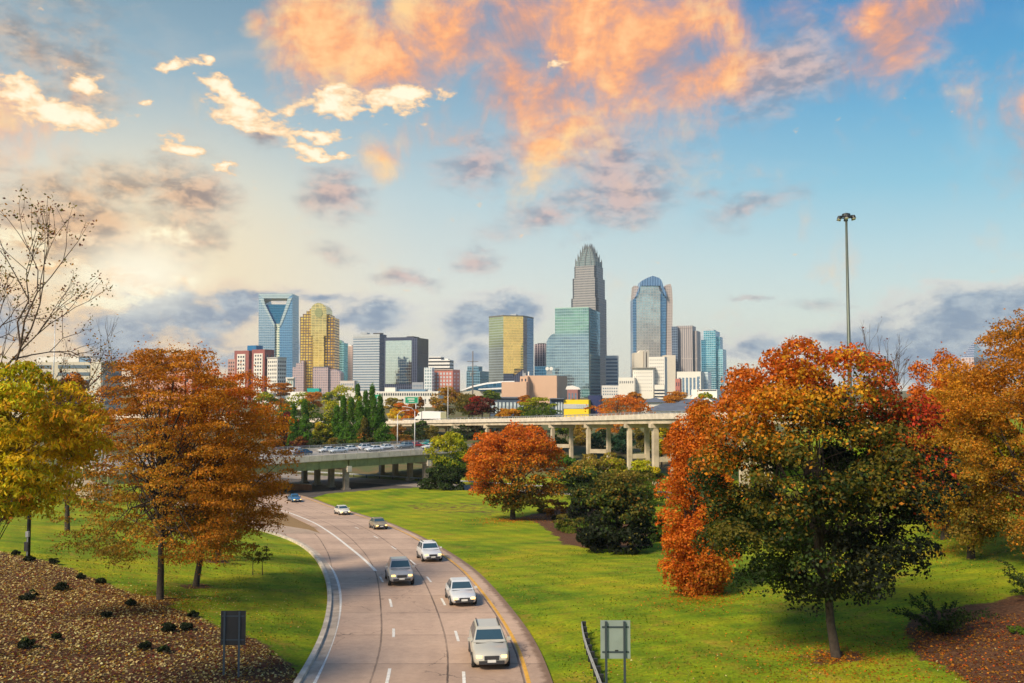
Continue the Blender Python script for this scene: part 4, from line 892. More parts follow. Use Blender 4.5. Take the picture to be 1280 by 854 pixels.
def make_litter():
    rng = np.random.default_rng(77)
    def scatter(poly, n, name, pal, size, box, dens=None, lift=.05):
        X = rng.uniform(box[0], box[1], n * 3); Y = rng.uniform(box[2], box[3], n * 3); k = inpoly(X, Y, poly)
        cl = 0.5 + 0.5 * np.sin(X * 1.1 + 2 * np.sin(Y * .7)) * np.sin(Y * .9 + X * .4); k &= rng.random(n * 3) < .45 + .55 * cl
        X, Y = X[k][:n], Y[k][:n]; Z = G(X, Y) + rng.uniform(.015, lift, len(X))
        c = np.array([C_[q] for q in pal])[rng.integers(0, len(pal), len(X))] * np.exp(rng.normal(size=(len(X), 1)) * .35)
        nr = rng.normal(size=(len(X), 3)) * .38 + [0, 0, 1]
        me = leaf_mesh(name, np.stack([X, Y, Z], -1), nr, size * rng.uniform(.5, 1.35, len(X)), c, rng, .66)
        tag(link(name, me), kind='stuff', label=None)
    scatter(BANK, 120000, 'leaf_litter', ['tan', 'tan', 'tan', 'khaki', 'maroon', 'maroon', 'brown'], .15, (-60, -9, 18, 72))
    scatter(BEDR, 26000, 'bark_litter', ['maroon', 'brown', 'rust', 'deep', 'brown'], .13, (14, 40, 18, 46))
    lawn = [np.array(p) for p in [(-34, 36), (-12, 36), (-13, 60), (-40, 66)]]
    scatter(lawn, 1500, 'fallen_leaves', ['ochre', 'rust', 'tan'], .11, (-40, -12, 36, 66))
    n = 90000; X = rng.uniform(-42, 40, n); Y = 28 + 62 * rng.random(n) ** 1.6; Yc = np.clip(Y, 12, 248)
    k = ((XK(Yc) - X > .9) | (X - XR(Yc) > .5)) & ~inpoly(X, Y, BANK) & ~inpoly(X, Y, BEDR) & ~inpoly(X, Y, BEDC)
    k &= (np.sin(X * .9 + 2 * np.sin(Y * .5)) * np.sin(Y * .7 + X * .31) + rng.normal(size=n) * .5) > -.1
    X, Y = X[k], Y[k]; hgt = rng.uniform(.03, .085, len(X))
    c = np.array([(.11, .20, .007), (.19, .26, .008), (.09, .17, .006), (.28, .27, .012), (.32, .23, .03), (.14, .22, .007)])[rng.integers(0, 6, len(X))] * np.exp(rng.normal(size=(len(X), 1)) * .2)
    nr = rng.normal(size=(len(X), 3)) * np.array([1, 1, .5]) + [0, 0, .9]; me = leaf_mesh('grass_tufts', np.stack([X, Y, G(X, Y) + hgt * .35], -1), nr, hgt * 1.6, c, rng, .8)
    tag(link('grass_tufts', me), kind='stuff')
    for (px, py, rr, n, pal) in ((1045, 822, 6.5, 2600, ['orange', 'rust', 'ochre', 'brown']), (200, 750, 6.0, 2200, ['rust', 'ochre', 'brown', 'tan']), (641, 650, 8.0, 1500, ['orange', 'rust', 'amber']), (874, 748, 4.5, 1200, ['orange', 'rust', 'amber']), (1180, 690, 7.0, 1500, ['ochre', 'gold', 'rust'])):
        c_ = ground_at(px, py); a_ = rng.uniform(0, 2 * math.pi, n); r_ = rr * np.abs(rng.normal(size=n)) * .62; X = c_[0] + np.cos(a_) * r_; Y = c_[1] + np.sin(a_) * r_; k = (XK(Y) - X > .9) | (X - XR(Y) > .5); X, Y = X[k], Y[k]
        c = np.array([C_[q] for q in pal])[rng.integers(0, len(pal), len(X))] * np.exp(rng.normal(size=(len(X), 1)) * .3)
        me = leaf_mesh('fallen_leaves', np.stack([X, Y, G(X, Y) + .03], -1), rng.normal(size=(len(X), 3)) * .35 + [0, 0, 1], .11 * rng.uniform(.6, 1.4, len(X)) * (1.6 if py == 650 else 1), c, rng, .66); tag(link('fallen_leaves', me), kind='stuff')
    lawn2 = [np.array(p) for p in [(4, 30), (22, 30), (24, 44), (3, 44)]]
    scatter(lawn2, 1600, 'fallen_leaves', ['ochre', 'rust', 'tan', 'orange'], .10, (3, 24, 30, 44))

# ------------------------------------------------------------------ vehicles
def paint_mat():
    m, T, B = mat('car_paint')
    T.put(B.inputs['Base Color'], T.new('ShaderNodeObjectInfo').outputs['Color'])
    B.inputs['Metallic'].default_value = 0.25; B.inputs['Roughness'].default_value = 0.28; B.inputs['Coat Weight'].default_value = 0.6
    return m
PAINT = paint_mat()
CARGLASS = plain('car_glass', (0.03, 0.065, 0.095), 0.08, 0.0, var=0.05)
TYRE = plain('tyre_rubber', (0.015, 0.015, 0.016), 0.85)
RIM = plain('alloy_rim', (0.45, 0.45, 0.46), 0.3, 0.8)
TRIM = plain('black_trim', (0.03, 0.03, 0.035), 0.5)
LAMP = plain('lit_headlight', (0.9, 0.8, 0.55), 0.2, emit=(1.0, 0.56, 0.07), es=1.7)
LAMPOFF = plain('headlight_lens', (0.6, 0.62, 0.62), 0.15)
TAIL = plain('tail_light_lens', (0.35, 0.01, 0.01), 0.2)
PLATE = plain('number_plate', (0.6, 0.6, 0.58), 0.5)
PROTO = {}
def make_car(kind):
    if kind == 'suv': L, W, zb, hood, belt, roof, xf0, xf1, xr1, xr0 = 4.75, 1.88, .24, .98, 1.08, 1.66, .88, .22, -1.70, -2.20
    elif kind == 'pickup': L, W, zb, hood, belt, roof, xf0, xf1, xr1, xr0 = 5.3, 1.95, .34, 1.12, 1.18, 1.82, 1.15, .55, -1.0, -1.25
    else: L, W, zb, hood, belt, roof, xf0, xf1, xr1, xr0 = 4.65, 1.80, .22, .86, .95, 1.45, 1.00, .22, -1.05, -1.75
    root = empty('car', (0, 0, 0)); h = L / 2; w = W / 2
    st = [(-h, .80, zb + .16, belt - .22), (-h + .05, .90, zb + .06, belt - .07), (-h + .3, .97, zb, belt - .01), (-h + .9, 1.0, zb, belt), (-.3, 1.0, zb, belt), (xf0 - .15, 1.0, zb, belt), (xf0 + .1, .995, zb, hood + .02),
          (h - .75, .98, zb, hood - .03), (h - .3, .94, zb + .02, hood - .10), (h - .08, .86, zb + .06, hood - .22), (h, .74, zb + .14, hood - .36)]
    V = []; n = 13
    for (x, k, a, t) in st:
        hw = w * k; half = [(0, a), (hw * .86, a), (hw * .97, a + .12), (hw, a + (t - a) * .55), (hw * .97, t - .09), (hw * .86, t - .01), (0, t + .035)]
        ring = half + [(-y, z) for y, z in half[-2:0:-1]]
        V += [(x, y, z) for y, z in ring]
    n = 12; F = []
    for i in range(len(st) - 1):
        for k in range(n): F.append((i * n + k, (i + 1) * n + k, (i + 1) * n + (k + 1) % n, i * n + (k + 1) % n))
    F.append(tuple(range(n))); F.append(tuple((len(st) - 1) * n + k for k in range(n))[::-1])
    MB().idx(V, F).build('body', PAINT, root, True)
    # cabin: painted roof and pillars, glass set 8 mm proud of the frame
    wb, wt = w * .90, w * .70
    lo = [(xf0, wb), (xr0, wb), (xr0, -wb), (xf0, -wb)]; hi = [(xf1, wt), (xr1, wt), (xr1, -wt), (xf1, -wt)]
    zl, zh = belt - .04, roof - .05
    b = MB(); vv = [(x, y, zl) for x, y in lo] + [(x, y, zh) for x, y in hi] + [(x * .96 - (.02 if x > 0 else -.02), y * .9, roof) for x, y in hi]
    b.idx(vv, [(0, 1, 5, 4), (1, 2, 6, 5), (2, 3, 7, 6), (3, 0, 4, 7), (4, 5, 9, 8), (5, 6, 10, 9), (6, 7, 11, 10), (7, 4, 8, 11), (8, 9, 10, 11)])
    ro = b.build('roof', PAINT, root); bv = ro.modifiers.new('edge', 'BEVEL'); bv.width = .05; bv.segments = 2
    def pane(name, a, b_, c, d, m=.07, off=.012, lo_=.10, hi_=.90):
        a, b_, c, d = [np.array(q, float) for q in (a, b_, c, d)]; nrm = np.cross(b_ - a, d - a); nrm /= np.linalg.norm(nrm)
        f = lambda s, t: (a * (1 - s) + b_ * s) * (1 - t) + (d * (1 - s) + c * s) * t + nrm * off
        MB().poly([f(m, lo_), f(1 - m, lo_), f(1 - m, hi_), f(m, hi_)]).build(name, CARGLASS, root)
    A = [np.array(v) for v in vv]
    pane('windshield', A[3], A[0], A[4], A[7], .05, .012, .16, .86); pane('rear_window', A[1], A[2], A[6], A[5], .08)
    mid = .52
    for (i, j, k2, l) in ((0, 1, 5, 4), (2, 3, 7, 6)):
        lm = A[i] * (1 - mid) + A[j] * mid; hm = A[l] * (1 - mid) + A[k2] * mid
        pane('side_window', A[i], lm, hm, A[l], .07); pane('side_window', lm, A[j], A[k2], hm, .07)
    for sx in (h - .88, -h + .92):
        for sy in (1, -1):
            r = .36 if kind != 'sedan' else .32; y = sy * (w - .10); q = MB()
            q.tube([(sx, y - .12, r), (sx, y + .12, r)], r, 18); wh = q.build('wheel', TYRE, root, True)
            MB().tube([(sx, y + sy * .10, r), (sx, y + sy * .128, r)], r * .62, 12).build('rim', RIM, wh)
    for sy in (1, -1):
        MB().box((h - .10, sy * w * .66, hood - .30), (.20, w * .30, .13)).build('headlight', LAMP, root)
        MB().box((0, sy * (w - .01), zb + .10), (L * .50, .05, .14)).build('sill', TRIM, root)
        MB().box((-h + .05, sy * w * .72, belt - .22), (.10, w * .26, .2)).build('tail_light', TAIL, root)
        MB().box((xf0 - .22, sy * (w + .07), belt + .06), (.14, .2, .14)).build('mirror', PAINT, root)
    MB().box((xf0 + .05, 0, hood + .035), (.16, w * 1.5, .02)).build('cowl', TRIM, root)
    MB().box((h - .045, 0, hood - .36), (.12, w * .78, .20)).build('grille', TRIM, root)
    MB().box((h - .07, 0, zb + .17), (.20, w * 1.36, .17)).build('bumper', TRIM, root)
    MB().box((-h + .05, 0, zb + .18), (.18, w * 1.4, .2)).build('bumper', TRIM, root)
    MB().box((h + .035, 0, zb + .24), (.02, .42, .13)).build('number_plate', PLATE, root)
    if kind == 'pickup':
        MB().box((-h + .75, 0, belt + .012), (1.2, w * 1.5, .03)).build('load_bed', TRIM, root)
    if kind == 'suv':
        for sy in (1, -1): MB().box(((xf1 + xr1) / 2, sy * wt * .86, roof + .05), (1.6, .05, .05)).build('roof_rail', TRIM, root)
    return root
def paint_tree(o, c, lit):
    for ch in o.children:
        ch.color = (*c, 1); paint_tree(ch, c, lit)
        if ch.name.startswith('headlight') and not lit:
            ch.material_slots[0].link = 'OBJECT'; ch.material_slots[0].material = LAMPOFF
USED = set()
def car(kind, loc, head, c, label, group, lit=True):
    if kind not in PROTO: PROTO[kind] = make_car(kind)
    if kind in USED: o = copy_tree(PROTO[kind])
    else: o = PROTO[kind]; USED.add(kind)
    o.location = tuple(float(q) for q in loc); o.rotation_euler = (0, 0, math.atan2(head[1], head[0]))
    tag(o, label, {'suv': 'car', 'sedan': 'car', 'pickup': 'pickup truck'}[kind], group); paint_tree(o, c, lit)
    return o

def make_road_cars():
    g = 'cars driving towards the camera on the curving highway'
    for (px, py, kind, c, lab) in [
        (613, 834, 'suv', (0.52, 0.50, 0.43), 'silver beige car nearest the camera on the highway, in the lane by the yellow line'),
        (579, 757, 'sedan', (0.66, 0.68, 0.70), 'pale silver car on the highway, directly behind the nearest car'),
        (501, 731, 'pickup', (0.34, 0.35, 0.37), 'grey pickup truck alone in the middle lane of the highway'),
        (540, 702, 'suv', (0.72, 0.73, 0.75), 'white car by the yellow line, third from the camera in the right lane'),
        (476, 662, 'sedan', (0.30, 0.25, 0.17), 'dark bronze saloon on the bend in the road, between two white cars'),
        (431, 644, 'sedan', (0.74, 0.71, 0.64), 'cream white saloon on the far bend beside the lawn edge'),
        (371, 628, 'sedan', (0.04, 0.16, 0.34), 'blue car coming out from under the green overpass')]:
        x, y = hit0(px, py); y += 1.6; x = float(np.interp(y, YG, aM)) + (x - float(np.interp(y - 1.6, YG, aM)))
        s = (float(XM(y + 1)) - float(XM(y - 1))) / 2; sl_ = (float(z0(y + 1)) - float(z0(y - 1))) / 2
        o = car(kind, (x, y, float(z0(y)) + .012), (-s, -1), c, lab, g)
        o.rotation_euler = (0, math.atan(sl_ / math.hypot(s, 1)), o.rotation_euler[2])

# ------------------------------------------------------------------ bridges
OA, OB = np.array([-45.2, 182.0]), np.array([-19.4, 205.0]); OD = (OB - OA) / np.linalg.norm(OB - OA); ON = np.array([-OD[1], OD[0]])
ODECK = -1.5
def opt(t, n, z): p = OA + OD * t + ON * n; return (p[0], p[1], z)
def hexa(b, lo, hi, mi=0):
    """box between four low and four high corners"""
    return b.idx(list(lo) + list(hi), [(3, 2, 1, 0), (4, 5, 6, 7), (0, 1, 5, 4), (1, 2, 6, 5), (2, 3, 7, 6), (3, 0, 4, 7)], mi)
def make_overpass():
    t0, t1, Wd = -38.0, 56.0, 22.0
    c = opt(0, 11, 0); root = empty('overpass', (c[0], c[1], gz(c[0], c[1])), 0, 'low overpass with green steel girders and a pale parapet carrying a line of cars', 'bridge')
    b = MB(); hexa(b, [opt(t0, 0, ODECK - .5), opt(t1, 0, ODECK - .5), opt(t1, Wd, ODECK - .5), opt(t0, Wd, ODECK - .5)], [opt(t0, 0, ODECK), opt(t1, 0, ODECK), opt(t1, Wd, ODECK), opt(t0, Wd, ODECK)])
    b.build('deck', CONC, root)
    b = MB(); hexa(b, [opt(t0, .5, ODECK + .004), opt(t1, .5, ODECK + .004), opt(t1, Wd - .5, ODECK + .004), opt(t0, Wd - .5, ODECK + .004)], [opt(t0, .5, ODECK + .02), opt(t1, .5, ODECK + .02), opt(t1, Wd - .5, ODECK + .02), opt(t0, Wd - .5, ODECK + .02)])
    b.build('road_surface', plain('overpass_asphalt', (0.30, 0.28, 0.26), .85, var=.2), root)
    for k, n in enumerate((.5, 5.7, 10.9, 16.1, 21.3)):
        for (a, e) in ((t0, 12.2), (12.6, 34.0), (34.4, t1)):
            b = MB(); zt = ODECK - .503
            da = 1.85 if a < 12 else 1.7; de = 1.7 if e < 40 else 1.15
            hexa(b, [opt(a, n, zt - da), opt(e, n, zt - de), opt(e, n + .32, zt - de), opt(a, n + .32, zt - da)], [opt(a, n, zt), opt(e, n, zt), opt(e, n + .32, zt), opt(a, n + .32, zt)])
            if k == 0:
                for t in np.arange(a + 1.5, e, 3.2): hexa(b, [opt(t, n - .12, zt - de + .05), opt(t + .1, n - .12, zt - de + .05), opt(t + .1, n - .002, zt - de + .05), opt(t, n - .002, zt - de + .05)], [opt(t, n - .12, zt - .05), opt(t + .1, n - .12, zt - .05), opt(t + .1, n - .002, zt - .05), opt(t, n - .002, zt - .05)])
            b.build('girder', GREENSTEEL, root)
    for n in (-.06, Wd - .22):
        b = MB()
        for t in np.arange(t0, t1 - 1, 2.9):
            hexa(b, [opt(t + .03, n, ODECK - .35), opt(t + 2.84, n, ODECK - .35), opt(t + 2.84, n + .28, ODECK - .35), opt(t + .03, n + .28, ODECK - .35)], [opt(t + .03, n, ODECK + .85), opt(t + 2.84, n, ODECK + .85), opt(t + 2.84, n + .28, ODECK + .85), opt(t + .03, n + .28, ODECK + .85)])
        pr = b.build('parapet', PARAPET, root)
        f = MB()
        for z in (1.12, 1.4): f.tube([opt(t0, n + .14, ODECK + z), opt(t1, n + .14, ODECK + z)], .05, 6)
        for t in np.arange(t0 + .2, t1, 2.9): f.tube([opt(t, n + .14, ODECK + .8), opt(t, n + .14, ODECK + 1.42)], .055, 5)
        f.build('railing', STEEL, root)
    # piers: rows of columns on a cap
    for t in (12.4, 34.2):
        for n in (1.6, 8.0, 14.4, 20.6):
            p = opt(t, n, 0); zg = gz(p[0], p[1]) - .4; zt = ODECK - 2.8; b = MB(); b.box((p[0], p[1], (zg + zt) / 2), (1.1, 1.1, zt - zg), OD); b.box((p[0], p[1], zg + .5), (1.6, 1.6, .7), OD)
            b.build('pier_column', CONC_D, root)
        b = MB(); a, e = opt(t, .4, ODECK - 3.0), opt(t, Wd - .4, ODECK - 3.0)
        hexa(b, [opt(t - .6, .3, ODECK - 2.8), opt(t + .6, .3, ODECK - 2.8), opt(t + .6, Wd - .3, ODECK - 2.8), opt(t - .6, Wd - .3, ODECK - 2.8)], [opt(t - .6, .3, ODECK - 2.22), opt(t + .6, .3, ODECK - 2.22), opt(t + .6, Wd - .3, ODECK - 2.22), opt(t - .6, Wd - .3, ODECK - 2.22)])
        b.build('pier_cap', CONC, root)
        b = MB(); hexa(b, [opt(t - .55, -.02, ODECK - 3.15), opt(t + .55, -.02, ODECK - 3.15), opt(t + .55, .28, ODECK - 3.15), opt(t - .55, .28, ODECK - 3.15)], [opt(t - .55, -.02, ODECK - 1.9), opt(t + .55, -.02, ODECK - 1.9), opt(t + .55, .28, ODECK - 1.9), opt(t - .55, .28, ODECK - 1.9)])
        b.build('bearing_plate', PARAPET, root)
    for (tt, s) in ((t0, 1), (t1, -1)):
        b = MB(); zg = -12
        hexa(b, [opt(tt - 2, -.3, zg), opt(tt + .8, -.3, zg), opt(tt + .8, Wd + .3, zg), opt(tt - 2, Wd + .3, zg)], [opt(tt - 2, -.3, ODECK - 2.6), opt(tt + .8, -.3, ODECK - 2.6), opt(tt + .8, Wd + .3, ODECK - 2.6), opt(tt - 2, Wd + .3, ODECK - 2.6)])
        b.build('abutment', CONC_D, root)
    # low rust brown barrier wall between the roads below
    w0, w1 = np.array([-64.0, 196.0]), np.array([-44, 188.5]); zz = float(z0(190)) - .2
    r2 = empty('barrier_wall', (*((w0 + w1) / 2), zz), 0, 'low rust brown wall beneath the green overpass', 'wall')
    d = w1 - w0; b = MB(); b.box((*((w0 + w1) / 2), zz + .75), (np.linalg.norm(d), .5, 1.7), d); b.build('wall', plain('rusty_concrete', (0.24, 0.10, 0.045), .9, var=.3, scale=.6), r2)
    b = MB(); b.box((*((w0 + w1) / 2), zz + 1.66), (np.linalg.norm(d), .62, .14), d); b.build('coping', CONC_D, r2)
    g = 'cars queuing on the green overpass'
    H = (OD[0], OD[1]); Hb = (-OD[0], -OD[1])
    def on(px, n):
        a = (px - 640) / FPX; # point on the lane whose column is px
        s = np.linspace(-45, 60, 4000); q = OA[None] + OD[None] * s[:, None] + ON[None] * n
        i = int(np.argmin(np.abs(q[:, 0] / q[:, 1] - a))); return (q[i, 0], q[i, 1], ODECK + .024)
    for (px, n, kind, c, hd, lab) in [(371, 17.2, 'sedan', (.60, .62, .66), Hb, 'pale grey car behind the navy one at the left end of the overpass'), (379, 12.5, 'sedan', (.03, .06, .12), Hb, 'dark navy car at the left end of the overpass'),
        (410, 16.5, 'sedan', (.62, .65, .68), Hb, 'silver car second group from the left on the overpass, with a car close behind'), (424, 13.5, 'sedan', (.52, .57, .62), Hb, 'long low silver car between two others on the overpass'), (437, 16.5, 'sedan', (.66, .68, .68), Hb, 'pale car at the rear of the silver group on the overpass'),
        (460, 16.2, 'suv', (.62, .63, .66), H, 'silver car with red tail lights in the middle of the overpass'), (468, 12.0, 'sedan', (.70, .72, .76), Hb, 'white car in the near lane beside the silver car with tail lights'), (482, 15.0, 'sedan', (.72, .74, .74), Hb, 'white car left of the first lamp post on the overpass'),
        (506, 15.0, 'suv', (.20, .25, .30), Hb, 'dark grey car just right of the first lamp post on the overpass'), (521, 16.0, 'sedan', (.45, .03, .02), H, 'red car by the second lamp post on the overpass'), (536, 18.2, 'suv', (.03, .25, .20), Hb, 'teal green tall car at the right end of the overpass'), (538, 9.5, 'sedan', (.72, .73, .72), Hb, 'low white car at the right end of the overpass near the yellow green tree')]:
        car(kind, on(px, n), hd, c, lab, g, False)

VP = [(-250, 560), (485, 330), (560, 297), (640, 262), (700, 238), (760, 208), (818, 182), (866, 166), (930, 148), (1010, 128), (1100, 112)]
VPY = {485: 533.0, 560: 532.0, 640: 531.2, 700: 530.6, 760: 530.0, 818: 529.3, 866: 529.0}
def vpath():
    q = []
    for px, Y in VP:
        x = (px - 640) / FPX * Y
        py = np.interp(px, list(VPY.keys()), list(VPY.values())); q.append((x, Y, P(px, py, Y)[2]))
    q[0] = (q[0][0], q[0][1], -1.2); q[-3] = (*q[-3][:2], 7.6); q[-2] = (*q[-2][:2], 8.6); q[-1] = (*q[-1][:2], 9.3)
    q = np.array(q); s = np.concatenate([[0], np.cumsum(np.hypot(*np.diff(q[:, :2], axis=0).T))])
    t = np.linspace(0, s[-1], 260); p = np.stack([np.interp(t, s, q[:, i]) for i in range(3)], -1)
    k = np.exp(-.5 * (np.arange(-9, 10) / 4.0) ** 2); k /= k.sum(); m = p.copy()
    for i in range(3): m[9:-9, i] = np.convolve(p[:, i], k, 'valid')
    return m
VD = vpath()
def vside(off):
    t = np.gradient(VD[:, :2], axis=0); t /= np.linalg.norm(t, axis=1, keepdims=True); n = np.stack([-t[:, 1], t[:, 0]], -1)
    return VD[:, :2] + n * off, t, n
def vring(b, prof, i0=0, i1=259):
    """sweep a closed (offset, dz) profile along the viaduct"""
    rows = []
    sides = [vside(o)[0] for o, _ in prof]
    for i in range(i0, i1 + 1): rows.append([(sides[k][i][0], sides[k][i][1], VD[i, 2] + prof[k][1]) for k in range(len(prof))])
    m = len(prof); V = [p for r in rows for p in r]; F = []
    for i in range(len(rows) - 1):
        for k in range(m): F.append((i * m + k, (i + 1) * m + k, (i + 1) * m + (k + 1) % m, i * m + (k + 1) % m))
    F.append(tuple(range(m))); F.append(tuple((len(rows) - 1) * m + k for k in range(m))[::-1])
    return b.idx(V, F)
VW = 11.0     # positive offset = away from the camera side
def make_viaduct():
    i_ = 150; root = empty('viaduct', (VD[i_, 0], VD[i_, 1], gz(VD[i_, 0], VD[i_, 1])), 0, 'long cream concrete viaduct on tall paired columns crossing in front of the city', 'bridge')
    CREAM = plain('cream_concrete', (0.50, 0.42, 0.31), .85, var=.3, scale=.35)
    vring(MB(), [(0, .95), (0, 1.25), (VW, 1.25), (VW, .95)]).build('deck', CONC, root)
    for o in (.35, 3.6, 6.9, VW - .8): vring(MB(), [(o, -.05), (o, .945), (o + .45, .945), (o + .45, -.05)]).build('girder', CREAM, root)
    for o in (-.05, VW - .25):
        vring(MB(), [(o, .9), (o, 2.05), (o + .28, 2.05), (o + .28, .9)]).build('parapet', PARAPET, root)
        s, t, n = vside(o + .14); b = MB(); pp = [(s[i][0], s[i][1], VD[i, 2] + 2.5) for i in range(260)]; b.tube(pp, .06, 5, False)
        L = np.concatenate([[0], np.cumsum(np.hypot(*np.diff(s, axis=0).T))])
        for d in np.arange(1, L[-1], 2.6):
            q = (np.interp(d, L, s[:, 0]), np.interp(d, L, s[:, 1]), np.interp(d, L, VD[:, 2])); b.tube([(q[0], q[1], q[2] + 2.0), (q[0], q[1], q[2] + 2.52)], .09, 5)
        b.build('railing', STEEL, root)
    s, t, n = vside(0)
    def at_col(px, off):
        q = s + n * off; return int(np.argmin(np.abs(q[:, 0] / q[:, 1] - (px - 640) / FPX)))
    for pa, pb, w in ((505, 522, .95), (541, 557, 1.1), (574, 594, 1.1), (608, 632, 1.1), (650, 673, 1.1), (690.7, 714.5, .9), (737, 760, .9), (783.5, 806.7, .95), (819, 838, 1.15), (868, 890, 1.4), (930, 955, 1.4)):
        cols = []
        for o, px in ((1.2, pa), (5.6, pb)):
            i = at_col(px, o); zt = VD[i, 2] - .9
            q = s[i] + n[i] * o; zg = gz(*q) - .5; b = MB(); b.box((*q, (zg + zt) / 2), (w, w, zt - zg), t[i]); b.build('pier_column', CREAM, root); cols.append((q, zg, zt))
        d = cols[1][0] - cols[0][0]; Lc = np.linalg.norm(d); d = d / Lc; zt = min(cols[0][2], cols[1][2])
        b = MB(); b.box((*((cols[0][0] + cols[1][0]) / 2), zt + .4), (Lc + w + 1.4, w * 1.12, .88), d); b.build('pier_cap', CREAM, root)
        zb = (max(cols[0][1], cols[1][1]) + zt) / 2 - .2
        if zt - cols[0][1] > 6:
            a, e = cols[0][0] + d * w * .51, cols[1][0] - d * w * .51; b = MB(); b.box((*((a + e) / 2), zb), (np.linalg.norm(e - a), w * .8, 1.0), d); b.build('cross_beam', CREAM, root)
    # articulated lorry
    i = int(np.argmin(np.abs(VD[:, 0] / VD[:, 1] - (527 - 640) / FPX))); p = s[i] + n[i] * 3.6; z = VD[i, 2] + 1.262
    r = empty('lorry', (*p, z), math.atan2(-t[i][1], -t[i][0]), 'white articulated lorry on the left end of the viaduct', 'truck')
    TW = plain('white_trailer_skin', (.74, .75, .74), .5, var=.05, scale=.3)
    b = MB(); b.box((-2.6, 0, 2.55), (12.4, 2.5, 2.75)); b.build('trailer', TW, r, world=False)
    b = MB(); b.box((-8.82, 0, 2.55), (.06, 2.4, 2.6)); b.build('rear_door', plain('trailer_door', (.72, .66, .36), .5), r, world=False)
    b = MB(); b.idx([(4.4, -1.2, .8), (8.6, -1.2, .8), (8.6, 1.2, .8), (4.4, 1.2, .8), (4.4, -1.2, 3.7), (6.6, -1.15, 3.3), (6.6, 1.15, 3.3), (4.4, 1.2, 3.7), (7.2, -1.15, 2.0), (8.5, -1.1, 1.75), (8.5, 1.1, 1.75), (7.2, 1.15, 2.0)],
                    [(3, 2, 1, 0), (0, 1, 9, 8), (0, 8, 5, 4), (2, 3, 11, 10), (3, 7, 6, 11), (4, 5, 6, 7), (5, 8, 11, 6), (8, 9, 10, 11), (1, 2, 10, 9), (0, 4, 7, 3)]); b.build('cab', WHITE, r, world=False)
    b = MB(); b.poly([(7.16, -1.0, 2.12), (7.16, 1.0, 2.12), (6.7, 1.0, 3.16), (6.7, -1.0, 3.16)]); b.build('windshield', CARGLASS, r, world=False)
    for sy in (1, -1):
        b = MB(); b.box((6.1, sy * 1.19, 2.55), (.9, .04, .7)); b.build('side_window', CARGLASS, r, world=False)
        for x in (7.6, 4.6, 3.3, -6.6, -7.8):
            b = MB(); b.tube([(x, sy * .85, .52), (x, sy * 1.2, .52)], .52, 14); b.build('wheel', TYRE, r, world=False)
    b = MB(); b.box((0, 0, .95), (16, .9, .3)); b.build('chassis', TRIM, r, world=False)
    return root

